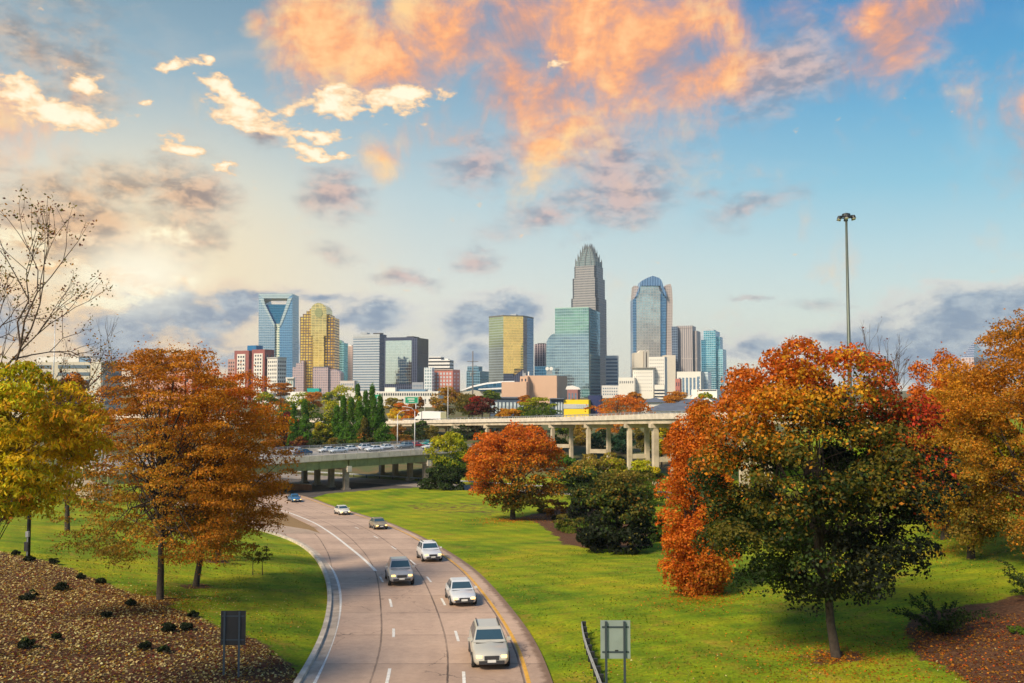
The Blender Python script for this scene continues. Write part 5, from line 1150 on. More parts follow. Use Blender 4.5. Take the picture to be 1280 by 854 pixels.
# ------------------------------------------------------------------ poles, signs, rails
def make_street_things():
    # backs of two road signs
    def back_sign(x0, x1, yt, yb, Y, pan, post, label, xs, extra=None):
        a, b_ = P(x0, yb, Y), P(x1, yt, Y); zt, zb = b_[2], a[2]; cx = (a[0] + b_[0]) / 2; w = b_[0] - a[0]; g = gz(cx, Y)
        r = empty('road_sign', (cx, Y, g), 0, label, 'sign')
        b = MB(); b.box((cx, Y + .06, (zt + zb) / 2), (w, .012, zt - zb)); b.build('panel', pan, r)
        for x in xs:
            p = P(x, yt, Y); b = MB(); b.box((p[0], Y, (zt - .03 + g - .3) / 2), (.085, .075, zt - .03 - g + .3)); b.build('post', post, r)
        for zz in (zt - .25, zb + .25):
            b = MB(); b.box((cx, Y + .045, zz), (w * .9, .02, .06)); b.build('bracket', post, r)
        if extra: 
            p = P(*extra, Y); b = MB(); b.box((p[0], Y + .05, p[2]), (.13, .008, .06)); b.build('sticker', DARKSTEEL, r)
    back_sign(751, 788, 776, 824, 33, plain('aluminium_sign_back', (.27, .33, .31), .5, .3, var=.07, scale=2), plain('sign_post_steel', (.05, .07, .085), .5, .4), 'grey green back of a road sign on two posts on the right lawn', (757.5, 780.5), (771, 814))
    gs = ground_at(292, 846)
    back_sign(275, 307, 764, 807, gs[1], plain('dull_brown_sign_back', (.085, .075, .072), .6, .3, var=.1, scale=2), plain('blue_grey_sign_post', (.13, .16, .19), .45, .5), 'dark brown back of a road sign on two posts in the fallen leaves', (281, 299.5))
    # guardrail end in the grass
    a = ground_at(727, 800); pts = []
    for (px, py) in ((727.5, 796), (730, 812), (735, 830), (743, 852)):
        pts.append(ground_at(px, py)[:2])
    e = pts[-1] + (pts[-1] - pts[-2]) / np.linalg.norm(pts[-1] - pts[-2]) * 9; pts.append(e)
    q = np.array(pts); s = np.concatenate([[0], np.cumsum(np.hypot(*np.diff(q, axis=0).T))]); tt = np.arange(0, s[-1], 1.25)
    guardrail('guardrail', [(np.interp(u, s, q[:, 0]), np.interp(u, s, q[:, 1])) for u in tt], 'short guardrail ending in the grass beside the grey green sign', side=1, h=.85)
    far = along(5.6); s = np.concatenate([[0], np.cumsum(np.hypot(*np.diff(far, axis=0).T))])
    guardrail('guardrail', [(np.interp(u, s, far[:, 0]), np.interp(u, s, far[:, 1])) for u in np.arange(70, s[-1] - 20, 4.0)], 'long pale guardrail along the second carriageway behind the round orange red tree', h=.95, side=1)
    # high mast light
    Y = 118; p = P(1062, 470, Y); t = P(1058.5, 270, Y); g = gz(p[0], Y)
    r = empty('mast_light', (p[0], Y, g), 0, 'tall single high mast light pole standing against the sky at the right', 'street lamp')
    b = MB(); b.tube([(p[0], Y, g - .3), (p[0], Y, g + 12), (p[0], Y, t[2])], [.36, .30, .15], 12); b.build('pole', POLE_GREEN, r, True)
    b = MB(); n = 20; b.tube([(p[0] + .75 * math.cos(k * 2 * math.pi / n), Y + .75 * math.sin(k * 2 * math.pi / n), t[2] - .2) for k in range(n + 1)], .07, 6, False)
    for k in range(4): a_ = k * math.pi / 2; b.tube([(p[0], Y, t[2] - .2), (p[0] + .75 * math.cos(a_), Y + .75 * math.sin(a_), t[2] - .2)], .05, 5)
    b.build('ring', DARKSTEEL, r)
    b = MB(); b.tube([(p[0], Y, t[2] - .1), (p[0], Y, t[2] + .28), (p[0], Y, t[2] + .42)], [.62, .55, .12], 14); b.build('cap', DARKSTEEL, r)
    for k in range(6):
        a_ = k * math.pi / 3 + .2; c, s_ = math.cos(a_), math.sin(a_)
        b = MB(); b.tube([(p[0] + c * .72, Y + s_ * .72, t[2] - .1), (p[0] + c * 1.05, Y + s_ * 1.05, t[2] - .22), (p[0] + c * 1.12, Y + s_ * 1.12, t[2] - .52)], [.14, .26, .30], 10); f = b.build('luminaire', DARKSTEEL, r)
        b = MB(); b.tube([(p[0] + c * 1.13, Y + s_ * 1.13, t[2] - .53), (p[0] + c * 1.14, Y + s_ * 1.14, t[2] - .57)], .26, 10); b.build('lens', WHITE, f)
    # lamp posts beside the bridges
    GP = plain('pale_lamp_post', (.55, .54, .52), .5, .3)
    for (px, yt, yb, Y, arm, lab) in ((497, 518, 562, 226, 1, 'pale lamp post on the overpass with its arm reaching right, left of the lorry cab'), (518.6, 514, 562, 214, -1, 'second pale lamp post on the overpass, in front of the lorry'), (560, 482, 523, 300, 0, 'tall pale lamp post on the viaduct behind the lorry'),
                                  (531, 492, 512, 345, 0, 'short pale post behind the lorry below the green sign'), (444, 520, 556, 262, -1, 'curved lamp post among the conifers')):
        t, q = P(px, yt, Y), P(px, yb, Y); zb = max(q[2] - 1.5, gz(q[0], Y)) if Y < 240 else gz(q[0], Y); r = empty('street_lamp', (t[0], Y, zb), 0, lab, 'street lamp')
        b = MB(); b.tube([(t[0], Y, zb - .3), (t[0], Y, t[2])], [.16, .10], 8); b.build('pole', GP, r, True)
        if arm:
            b = MB(); b.tube([(t[0], Y, t[2] - .1), (t[0] + arm * .8, Y, t[2] + .8), (t[0] + arm * 2.4, Y, t[2] + 1.15)], [.09, .08, .06], 6); b.build('arm', GP, r, True)
        b = MB(); b.box((t[0] + arm * 2.7, Y, t[2] + (1.12 if arm else .1)), (.9, .34, .18)); b.build('luminaire', GP, r)
    # dark pole with a meter box, left lawn
    g = ground_at(35, 700); t = P(39, 560, g[1]); r = empty('utility_pole', g, 0, 'slim dark pole with a small grey box near its foot on the left lawn', 'pole')
    b = MB(); b.tube([(g[0], g[1], g[2] - .3), (t[0], g[1], t[2])], [.16, .11], 10); b.build('pole', DARKSTEEL, r, True)
    b = MB(); b.box((g[0] - .06, g[1] - .18, g[2] + 1.05), (.26, .2, .7)); b.build('meter_box', TRIM, r)
    b = MB(); b.box((g[0] + .02, g[1] - .2, g[2] + 2.0), (.22, .22, .42)); b.build('junction_box', STEEL, r)
    b = MB(); b.tube([(g[0] + .03, g[1] - .19, g[2] + .1), (g[0] + .03, g[1] - .19, g[2] + 1.9)], .05, 6); b.build('conduit', STEEL, r)
    # wooden power pole in front of the arena
    Y = 430; t = P(591, 439, Y); g = gz(t[0], Y); r = empty('power_pole', (t[0], Y, g), 0, 'tall wooden power pole with two crossarms left of the gold glass tower', 'pole')
    b = MB(); b.tube([(t[0], Y, g), (t[0], Y, t[2])], [.42, .28], 8); b.build('pole', plain('pole_wood', (.16, .15, .15), .9), r, True)
    for py, w in ((452, 5.6), (464, 4.6), (467, 3.2)):
        z = P(591, py, Y)[2]; b = MB(); b.box((t[0], Y - .4, z), (w, .3, .3)); b.build('crossarm', MATS['pole_wood'], r)
    b = MB(); b.tube([(t[0] - .9, Y - .3, P(591, 470, Y)[2]), (t[0] - .9, Y - .3, P(591, 466, Y)[2])], .45, 8); b.build('transformer', STEEL, r)
    # thin antenna mast at the left
    Y = 300; t = P(69, 398, Y); g = gz(t[0], Y); r = empty('antenna_mast', (t[0], Y, g), 0, 'thin grey mast rising in front of the beige office building', 'mast')
    b = MB(); b.tube([(t[0], Y, g), (t[0], Y, t[2])], [.22, .12], 8); b.build('pole', STEEL, r, True)
    b = MB(); b.tube([(t[0], Y, t[2]), (t[0], Y, t[2] + .5)], [.25, .06], 8); b.build('finial', STEEL, r)
    # green motorway signs
    def green_sign(x0, x1, yt, yb, Y, label, arrow, rows):
        a, b_ = P(x0, yb, Y), P(x1, yt, Y); cx = (a[0] + b_[0]) / 2; w = b_[0] - a[0]; zt, zb = b_[2], a[2]; g = gz(cx, Y); r = empty('highway_sign', (cx, Y, g), 0, label, 'sign')
        b = MB(); b.box((cx, Y, (zt + zb) / 2), (w, .12, zt - zb)); pn = b.build('panel', SIGNGREEN, r)
        b = MB(); e = .12
        for (x, z, dx, dz) in ((cx, zt - .12, w - .2, e), (cx, zb + .12, w - .2, e), (cx - w / 2 + .16, (zt + zb) / 2, e, zt - zb - .5), (cx + w / 2 - .16, (zt + zb) / 2, e, zt - zb - .5)): b.box((x, Y - .075, z), (dx, .02, dz))
        b.build('border', WHITE, pn)
        if arrow:
            b = MB(); zc = (zt + zb) / 2; b.box((cx + w * .1, Y - .08, zc + .35), (.3, .02, 1.3)); b.extrude([(cx + w * .1 - .75, Y - .09, zc - .2), (cx + w * .1 + .75, Y - .09, zc - .2), (cx + w * .1, Y - .09, zc - 1.1)], .02); b.build('arrow', WHITE, pn)
        for (fx_, fz, fw, fh) in rows:
            b = MB(); b.box((cx + w * fx_, Y - .08, (zt + zb) / 2 + (zt - zb) * fz), (w * fw, .02, (zt - zb) * fh)); b.build('legend', WHITE, pn)
        for sx in (-.32, .32):
            b = MB(); b.tube([(cx + w * sx, Y + .25, g - .3), (cx + w * sx, Y + .25, zt - .2)], .2, 8); b.build('post', STEEL, r, True)
    green_sign(464, 477, 493, 505, 345, 'green motorway sign with a white arrow just right of the conifers', True, [])
    green_sign(506, 523, 496, 504.5, 350, 'wide green motorway sign in front of the long white building', False, [(-.04, .16, .52, .13), (.0, -.16, .42, .10)])
    green_sign(119, 130, 515, 531, 150, 'green motorway sign seen through the trees at the left', False, [])
    # parked cars up the slope behind the left trees
    for i, (px, py, c, lab) in enumerate(((118, 583, (.7, .7, .7), 'white car parked up the slope behind the left trees, left of another'), (141, 581, (.5, .53, .56), 'silver car parked up the slope behind the left trees'))):
        g = ground_at(px, py); car('sedan', g, (1, .15), c, lab, 'cars parked behind the left trees', False)
    for (px, Y, c, lab) in ((583, 232, (.70, .71, .72), 'white car below the viaduct, just left of the round orange red tree'), (592, 246, (.35, .1, .08), 'dull red car below the viaduct beside the white one')):
        x = (px - 640) / FPX * Y; car('suv', (x, Y, max(gz(x, Y), P(px, 560, Y)[2])) if False else (x, Y, gz(x, Y)), (-.9, -.4), c, lab, 'cars on the road below the viaduct', False)

# ------------------------------------------------------------------ the city
def footprint(x0, xc, x1, Y, th, depth=None):
    """plan corners: nearest corner at column xc, left face to column x0, right face to column x1"""
    k = lambda px: ray(px, 470)[0] / ray(px, 470)[1]
    C = np.array([k(xc) * Y, Y]); th = max(rad(th), math.atan(k(x1)) + rad(9))
    dl = np.array([-math.cos(th), math.sin(th)]); dr = np.array([math.sin(th), math.cos(th)])
    def reach(d, px): r = k(px); return (r * C[1] - C[0]) / (d[0] - r * d[1])
    a = reach(dl, x0); b = reach(dr, x1) if depth is None else depth
    L = C + dl * a; R = C + dr * b
    return L, C, R, L + R - C
def zpx(py, Y): return P(640, py, Y)[2]
def outline(pts, Y): return [P(x, y, Y) for x, y in pts]
class Bld:
    def __init__(s, label, x, Y, cat='skyscraper', name='tower'):
        p = P(x, 487, Y); s.r = empty(name, (p[0], Y, -1.0), 0, label, cat); s.Y = Y
    def box(s, name, mats, x0, xc, x1, yt, yb=None, Y=None, th=25, depth=None, parapet=True, inset=0):
        Y = Y or s.Y; L, C, R, B = footprint(x0, xc, x1, Y, th, depth)
        zt = zpx(yt, Y); zb = -1.5 if yb is None else zpx(yb, Y); f = [L, C, R, B]
        b = MB(); b.prism(f, zb, zt, [0, 1, 1, 0] if isinstance(mats, (list, tuple)) else 0, top_mi=0); b.build(name, mats, s.r)
        return L, C, R, B, zb, zt
    def face_bands(s, name, m, a, b, zs, h, out=.35, u=(0, 1)):
        a, b = np.array(a), np.array(b); d = b - a; p, q = a + d * u[0], a + d * u[1]; n = np.array([d[1], -d[0]]); n /= np.linalg.norm(n)
        c = (p + q) / 2 + n * (out / 2 - .05); mb = MB(); mb.box((c[0], c[1], zs[0] + h / 2), (np.linalg.norm(q - p), out + .1, h), d); o = mb.build(name, m, s.r)
        for z in zs[1:]: k = o.copy(); col.objects.link(k); k.location = (0, 0, z - zs[0])
    def windows(s, m, a, b, zb, zt, nu, nv, w=.6, h=.6, out=.12, u=(0.04, .96), name='window'):
        a, b = np.array(a), np.array(b); d = b - a; L = np.linalg.norm(d); n = np.array([d[1], -d[0]]) / L; cu = (u[1] - u[0]) / nu; cv = (zt - zb) / nv; o = None; c0 = None
        for j in range(nv):
            for i in range(nu):
                c = a + d * (u[0] + (i + .5) * cu) + n * (out / 2 - .02); z = zb + (j + .5) * cv
                if o is None:
                    mb = MB(); mb.box((c[0], c[1], z), (L * cu * w, out + .04, cv * h), d); o = mb.build(name, m, s.r); c0 = (c, z)
                else:
                    k = o.copy(); col.objects.link(k); k.location = (c[0] - c0[0][0], c[1] - c0[0][1], z - c0[1])
    def shape(s, name, mats, pts, D, Y=None, side=None):
        b = MB(); b.extrude(outline(pts, Y or s.Y), D, mi=0, side=0 if side is None else side); return b.build(name, mats, s.r)

def make_city():
    # ---- tall blue tower with a handle shaped top
    Y = 1450; B = Bld('tall blue glass tower with an open handle shaped top and inverted triangle', 344, Y)
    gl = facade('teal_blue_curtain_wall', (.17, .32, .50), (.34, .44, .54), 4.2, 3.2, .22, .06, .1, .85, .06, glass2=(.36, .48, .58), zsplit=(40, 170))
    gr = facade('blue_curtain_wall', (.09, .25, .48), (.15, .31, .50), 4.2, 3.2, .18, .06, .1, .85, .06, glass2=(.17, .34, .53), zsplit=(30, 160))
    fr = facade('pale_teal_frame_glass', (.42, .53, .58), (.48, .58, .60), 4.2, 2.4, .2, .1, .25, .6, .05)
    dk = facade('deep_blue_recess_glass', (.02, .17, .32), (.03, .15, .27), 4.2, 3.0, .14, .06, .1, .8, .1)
    st = facade('pale_louvre_strip', (.10, .24, .24), (.66, .70, .56), 4.2, 4.4, .62, .25, .5, .1, .1)
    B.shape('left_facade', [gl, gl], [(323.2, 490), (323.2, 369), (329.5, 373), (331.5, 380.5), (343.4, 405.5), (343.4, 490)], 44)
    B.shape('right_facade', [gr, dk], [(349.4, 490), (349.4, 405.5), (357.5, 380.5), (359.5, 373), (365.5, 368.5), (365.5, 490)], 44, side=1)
    B.shape('top_beam', fr, [(323.2, 367.3), (365.5, 367), (365.5, 368.4), (359.5, 373), (329.5, 373), (323.2, 368.9)], 44)
    B.shape('triangle_glass', dk, [(331.4, 380.6), (357.6, 380.6), (349.3, 404.8), (343.5, 404.8)], 30, Y=Y + 6)
    for q in ([(323.5, 372), (329.4, 373.2), (331.3, 380.6), (343.2, 405), (343.2, 409.5), (340, 404)], [(365.2, 372), (359.6, 373.2), (357.7, 380.6), (349.5, 405), (349.5, 409.5), (352.6, 404)]):
        B.shape('chevron_frame', fr, q, 1.2, Y=Y - 1.2)
    B.shape('louvre_strip', st, [(343.5, 490), (343.5, 405), (349.3, 405), (349.3, 490)], 34, Y=Y + 3)
    # ---- gold tower with barrel vault
    Y = 1380; B = Bld('gold glass tower with a rounded barrel vault top and stepped shoulders', 397, Y)
    go = facade('gold_glass', (.92, .62, .18), (.80, .58, .22), 4.0, 6, .10, .06, .14, .85, .22, big=.3, glass2=(.70, .58, .26), zsplit=(60, 135))
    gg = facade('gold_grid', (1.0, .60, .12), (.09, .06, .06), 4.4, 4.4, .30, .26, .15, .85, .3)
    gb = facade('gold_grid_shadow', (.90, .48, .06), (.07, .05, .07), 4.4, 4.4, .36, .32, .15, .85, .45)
    pk = facade('pink_granite_facade', (.22, .20, .26), (.50, .38, .38), 3.9, 3.4, .42, .42, .3, .1, .3)
    arc = [(398.2 + 9.8 * math.cos(a), 388.4 + 9.6 * -math.sin(a)) for a in np.linspace(0, math.pi, 15)]
    B.shape('vault_shaft', go, [(405, 490), (405, 420), (408, 420), *arc, (388.4, 420), (391, 420), (391, 490)], 46, Y=Y - 5)
    arc2 = [(398.2 + 5 * math.cos(a), 391 + 5.6 * -math.sin(a)) for a in np.linspace(0, 2 * math.pi, 19)[:-1]]
    B.shape('round_window', facade('pale_gold_disc', (.40, .40, .18), (.30, .30, .14), 3, 3, .15, .1, .2, .5, .1), arc2, 1.0, Y=Y - 6)
    B.shape('left_shoulder', gg, [(375, 490), (375, 396), (378.5, 396), (378.5, 392.5), (383, 392.5), (383, 389), (387, 389), (387, 386), (390.5, 386), (390.5, 490)], 40)
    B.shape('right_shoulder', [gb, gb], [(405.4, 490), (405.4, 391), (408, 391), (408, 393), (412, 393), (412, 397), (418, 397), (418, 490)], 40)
    B.shape('podium_left', pk, [(365.6, 492), (365.6, 459), (370, 459), (370, 454), (376, 454), (376, 451), (379.5, 451), (379.5, 492)], 30, Y=Y - 12)
    B.shape('podium_center', pk, [(391, 492), (391, 459.5), (410, 459.5), (410, 492)], 30, Y=Y - 16)
    B.shape('podium_right', pk, [(410.3, 492), (410.3, 462), (420, 462), (425.5, 466), (425.5, 492)], 28, Y=Y - 12)
    B.shape('podium_roof', ROOFGREY, [(391, 459.3), (391.6, 458.4), (409.4, 458.4), (410, 459.3)], 26, Y=Y - 14)
    # ---- brick and white flats
    Y = 980; B = Bld('dark red brick and white apartment building with square windows, stepped in height', 320, Y, 'apartment building', 'apartment_building')
    br = plain('red_brick', (.26, .085, .075), .85, var=.15, scale=.12); wh = plain('white_panel_wall', (.66, .63, .58), .8, var=.06, scale=.1); pkw = plain('pink_brick', (.42, .25, .22), .85, var=.12, scale=.12)
    blu = plain('blue_metal_panel', (.02, .17, .38), .4, .3)
    L = B.box('low_wing', pkw, 284.5, 293.6, 296, 449, th=20); B.windows(BLACKGLASS, L[0], L[1], 20, L[5] - 2, 3, 6, .5, .5)
    L = B.box('brick_wing', br, 292.5, 310.5, 322, 438.2, th=24, Y=Y - 8)
    B.face_bands('white_bay', wh, L[0], L[1], [-1], L[5] - 3, .6, (.22, .78)); B.windows(BLACKGLASS, L[0] + (L[1] - L[0]) * .22, L[0] + (L[1] - L[0]) * .78, 12, L[5] - 5, 3, 9, .55, .5, .75)
    L = B.box('blue_stair_tower', blu, 308.5, 319.5, 328, 431.8, th=24, Y=Y + 12)
    L = B.box('brick_wing', br, 314.5, 330.5, 342.5, 436.8, th=26, Y=Y - 16)
    B.face_bands('white_bay', wh, L[0], L[1], [-1], L[5] - 3.5, .6, (.18, .86)); B.windows(BLACKGLASS, L[0] + (L[1] - L[0]) * .2, L[0] + (L[1] - L[0]) * .84, 8, L[5] - 5, 3, 11, .5, .52, .75)
    B.windows(BLACKGLASS, L[1], L[2], L[5] - 11, L[5] - 4, 2, 1, .4, .5)
    L = B.box('white_wing', wh, 334, 346.5, 357.8, 447.6, th=40, Y=Y - 30)
    B.windows(BLACKGLASS, L[0], L[1], 6, L[5] - 2, 5, 9, .48, .5); B.windows(BLACKGLASS, L[1], L[2], 6, L[5] - 2, 4, 9, .6, .5)
    B.face_bands('cornice', plain('cornice_grey', (.42, .42, .42), .7), L[0], L[1], [L[5] - .2], 1.2, .8); B.face_bands('cornice', MATS['cornice_grey'], L[1], L[2], [L[5] - .21], 1.2, .8)
    B = Bld('small white open framed building right of the brick and white flats', 363, 900, 'building', 'low_building')
    L = B.box('wall', wh, 357.5, 366.5, 369, 473, th=15); B.windows(facade('dull_teal_glass', (.1, .25, .24), (.2, .3, .3), 3, 2, .1, .1), L[0], L[1], 3, L[5] - 2, 3, 3, .7, .7)
    B.box('roof_slab', WHITE, 357, 367, 369.8, 472, 473.2, th=15, Y=897)
    # ---- teal tower and pink slab
    Y = 1500; B = Bld('slim blue green glass tower with a small domed top, right of the gold tower', 426, Y)
    tg = facade('blue_green_glass', (.16, .42, .48), (.25, .45, .50), 4, 3.2, .2, .1, .12, .8, .15)
    L = B.box('shaft', [tg, tg], 418, 429.5, 434.5, 429, th=22)
    arc = [(422.8 + 4.8 * math.cos(a), 429 + 4.6 * -math.sin(a)) for a in np.linspace(0, math.pi, 9)]
    B.shape('dome', facade('green_copper_glass', (.22, .46, .40), (.25, .45, .40), 2.5, 2.5, .2, .1, .2, .6, .1), arc, 22, Y=Y + 2)
    B = Bld('narrow pink beige slab tower partly hidden by the silver banded office', 437.5, 1560); L = B.box('wall', facade('pink_concrete_slab', (.40, .29, .26), (.56, .42, .36), 4, 3, .45, .35, .4, .0, .15), 433.5, 440.5, 444, 432.5, th=20)
    B.box('roof_plant', OFFWHITE, 435, 439, 441, 431.2, 432.6, th=20, Y=1566)
    # ---- silver banded office
    Y = 1300; B = Bld('pale grey office tower with horizontal window bands and a dark right side', 460, Y)
    sb = facade('silver_banded_facade', (.16, .27, .40), (.44, .46, .48), 3.9, 1.6, .52, .10, .2, .5, .2); ns = facade('navy_side', (.03, .055, .12), (.05, .07, .13), 3.9, 2.2, .3, .2, .15, .6, .2)
    L = B.box('shaft', [sb, ns], 441, 474, 482.5, 421, th=17)
    zt = L[5]; B.box('crown_band', [facade('silver_crown', (.45, .48, .5), (.52, .54, .56), 6, 1.6, .1, .4, .3, .3, .1), ns], 440.8, 474.1, 482.8, 417.6, 421, th=17, Y=Y - .6)
    B.box('roof_plant', STEEL, 450, 458, 462, 415.8, 417.6, th=17, Y=Y + 8); B.box('roof_plant', TRIM, 466, 476, 479, 416.2, 417.6, th=17, Y=Y + 9)
    # ---- mirror box
    Y = 1180; B = Bld('dark navy tower with one big mirror glass front face reflecting the sky', 508, Y)
    nv = facade('navy_ribbed_glass', (.035, .05, .11), (.06, .075, .13), 3.9, 3.0, .12, .35, .15, .5, .25); nv2 = facade('brown_navy_ribbed_glass', (.05, .055, .10), (.10, .08, .09), 60, 4.2, .02, .35, .15, .5, .3)
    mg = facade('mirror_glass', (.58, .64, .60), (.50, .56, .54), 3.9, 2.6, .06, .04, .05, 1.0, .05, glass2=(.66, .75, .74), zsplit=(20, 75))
    L = B.box('shaft', [nv, nv2], 480.5, 517, 535.4, 421.4, th=16)
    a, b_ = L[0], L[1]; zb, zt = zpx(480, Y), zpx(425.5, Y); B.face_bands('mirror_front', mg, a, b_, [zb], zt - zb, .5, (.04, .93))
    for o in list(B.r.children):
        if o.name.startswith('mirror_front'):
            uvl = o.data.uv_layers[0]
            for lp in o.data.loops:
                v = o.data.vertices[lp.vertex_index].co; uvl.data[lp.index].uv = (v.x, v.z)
    L2 = B.box('side_tower', [nv, nv2], 515, 521.5, 535.4, 422.8, th=16, Y=Y - 3)
    B.box('roof_plant', TRIM, 508, 516, 524, 420.4, 421.6, th=16, Y=Y + 14)
    # ---- white banded office + brick block
    Y = 1020; B = Bld('white office block with dark ribbon windows stepping down above red brick flats', 552, Y, 'office building', 'office_building')
    rb = facade('white_ribbon_facade', (.05, .055, .07), (.70, .68, .66), 4.2, 40, .55, .0, .2, .3, .1)
    B.box('main_block', [rb, rb], 535.5, 562, 567, 450, th=14); B.box('roof_block', [rb, rb], 536, 551, 555, 446, 450.2, th=14, Y=Y + 6); B.box('roof_plant', OFFWHITE, 556, 560, 562, 448.6, 450.1, th=14, Y=Y + 8)
    Y = 940; B = Bld('red brick apartment block with columns of white windows below the white ribbon office', 560, Y, 'apartment building', 'apartment_building')
    sal = plain('salmon_brick', (.42, .15, .12), .85, var=.12, scale=.1)
    L = B.box('wall', sal, 540.5, 566, 575, 462.5, th=20); B.windows(plain('pale_window', (.48, .52, .56), .25, var=.2, scale=.5), L[0], L[1], 4, L[5] - 2, 6, 7, .55, .6); B.windows(MATS['pale_window'], L[1], L[2], 4, L[5] - 2, 2, 7, .3, .4)
    B.box('glass_stair', [facade('pale_blue_stair_glass', (.40, .52, .60), (.60, .62, .64), 3.4, 3, .3, .3, .2, .5, .2)] * 2, 530, 540, 543, 459.5, th=20, Y=Y - 4)
    B.box('parapet', plain('brick_coping', (.55, .45, .40), .8), 540.2, 566, 575.3, 461.8, 462.6, th=20, Y=Y - 1)
    # ---- blue low office
    B = Bld('low blue glass office between the power pole and the gold glass tower', 597, 1250, 'office building', 'office_building')
    bl = facade('mid_blue_glass', (.08, .27, .42), (.20, .34, .44), 4, 3.4, .25, .14, .15, .7, .25)
    B.box('main_block', [bl, bl], 583, 600, 611, 464, th=20); B.box('upper_block', [bl, bl], 584, 598, 603, 458, th=20, Y=1262); B.box('roof_plant', STEEL, 589, 594, 596, 457, 458.2, th=20, Y=1270)
    # ---- gold prism
    Y = 1280; B = Bld('faceted glass tower, gold glow painted on the face between grey and blue ones', 638, Y)
    k = lambda px: ray(px, 470)[0] / ray(px, 470)[1]
    pts = [(611, Y + 26), (629.2, Y), (654, Y + 7), (659, Y + 20), (667, Y + 45)]; W_ = [np.array([k(px) * yy, yy]) for px, yy in pts] + [np.array([k(660) * (Y + 85), Y + 85]), np.array([k(616) * (Y + 75), Y + 75])]
    g1 = facade('grey_glass_left', (.35, .40, .38), (.25, .30, .33), 3.9, 1.6, .24, .14, .15, .7, .2, glass2=(.42, .48, .24), zsplit=(70, 80)); g2 = facade('glow_tinted_glass', (1.0, .68, .24), (.86, .55, .18), 3.9, 1.7, .12, .07, .06, 1.0, .10, big=.3)  # gold tint puts the reflected sky glow into the glass colour
    g3 = facade('dark_wavy_glass', (.12, .13, .17), (.24, .22, .2), 3.9, 1.7, .15, .1, .08, .9, .3, big=.7); g4 = facade('steel_blue_glass', (.14, .30, .46), (.16, .28, .40), 3.9, 1.7, .2, .1, .08, .9, .2)
    zt = zpx(394.3, Y); b = MB(); b.prism(W_, -1, zt, [0, 1, 2, 3, 3, 3, 0], top_mi=0); b.build('glass_shaft', [g1, g2, g3, g4], B.r)
    B.box('roof_plant', STEEL, 638, 645, 648, 392.9, 394.2, th=20, Y=Y + 25)
    for (a, b2, m_) in ((0, 1, g1), (1, 2, g2), (2, 3, g3), (3, 4, g4)): B.face_bands('parapet', plain('bronze_parapet', (.20, .18, .13), .5, .4), W_[a], W_[b2], [zt - 1.2 - a * .003], 1.6, .4)
    L = B.box('entrance_block', [ns, ns], 629.5, 641.5, 643, 467, th=5, Y=Y - 9); B.shape('wedge', nv, [(641.6, 490), (641.6, 471), (654.5, 461), (654.5, 490)], 14, Y=Y - 10)
    # ---- striped building, blue curved glass
    Y = 1400; B = Bld('pinkish office tower with dark vertical window strips left of the green glass box', 677, Y)
    L = B.box('shaft', [facade('dark_strip_facade', (.05, .05, .09), (.46, .36, .38), 3.8, 4.2, .16, .42, .2, .4, .2), nv], 668, 685, 690, 430, th=15); B.box('roof_plant', TRIM, 672, 680, 683, 429, 430.2, th=15, Y=Y + 8)
    B = Bld('low dark blue glass building with a white roof antenna group below the striped tower', 686, 1220, 'office building', 'office_building')
    B.box('main_block', [facade('deep_blue_glass', (.03, .14, .28), (.05, .16, .28), 4, 3.4, .2, .1, .1, .8, .25)] * 2, 668, 690, 694, 458, th=15)
    for px in (684, 689): B.shape('antenna_dish', WHITE, [(px + 2.2 * math.cos(a), 461 + 2.4 * math.sin(a)) for a in np.linspace(0, 2 * math.pi, 11)[:-1]], 1.5, Y=1195)
    B.shape('antenna_frame', STEEL, [(683, 468), (683.5, 463), (690, 463), (690.5, 468)], 1.0, Y=1196)
    # ---- green glass box
    Y = 1200; B = Bld('big blue green glass box tower in front of the tallest tower', 722, Y)
    a1 = facade('green_blue_glass', (.30, .44, .55), (.34, .46, .50), 4.1, 3.1, .14, .07, .08, .9, .10, big=.5, glass2=(.32, .55, .44), zsplit=(84, 98)); a2 = facade('dark_teal_side', (.05, .22, .27), (.08, .24, .28), 4.1, 3.1, .14, .07, .08, .85, .3, glass2=(.26, .56, .60), zsplit=(78, 82))
    L = B.box('shaft', [a1, a2], 693.8, 736.2, 750.3, 384.4, th=17)
    B.face_bands('corner_post', plain('dark_corner', (.02, .09, .10), .4), L[1], L[2], [-1], L[5], .3, (0, .08)); B.face_bands('parapet', plain('pale_green_parapet', (.32, .50, .44), .5), L[0], L[1], [L[5] - .8], 1.4, .4)
    arc = [(694 - 11 * math.sin(a), 417 + 16 * (1 - math.cos(a))) for a in np.linspace(0, math.pi / 2, 8)]
    B.shape('curved_wing', [a1, a2], [(694, 490), *arc, (683, 490)], 25, Y=Y + 16)
    B.shape('glass_base', facade('aqua_base_glass', (.16, .40, .44), (.30, .46, .48), 4, 3, .2, .1, .1, .8, .2), [(727, 496), (727, 487), (737, 487), (737, 496)], 16, Y=Y - 20)
    # ---- tallest tower with crown of spires
    Y = 1450; B = Bld('tallest tower, stepped grey brown stone ending in a crown of spires', 737, Y)
    s1 = facade('grey_brown_stone_facade', (.10, .13, .16), (.31, .295, .29), 4.2, 2.2, .44, .40, .2, .4, .2); s2 = facade('grey_brown_stone_side', (.09, .11, .15), (.27, .25, .26), 4.2, 2.2, .40, .45, .2, .4, .2)
    cg = facade('blue_green_crown_glass', (.16, .23, .25), (.24, .28, .28), 4.2, 2.2, .2, .3, .2, .5, .2); sd = facade('dark_seam_glass', (.03, .05, .08), (.06, .08, .1), 4.2, 2.2, .2, .2, .1, .7, .2)
    cx = k(737) * (Y + 20)
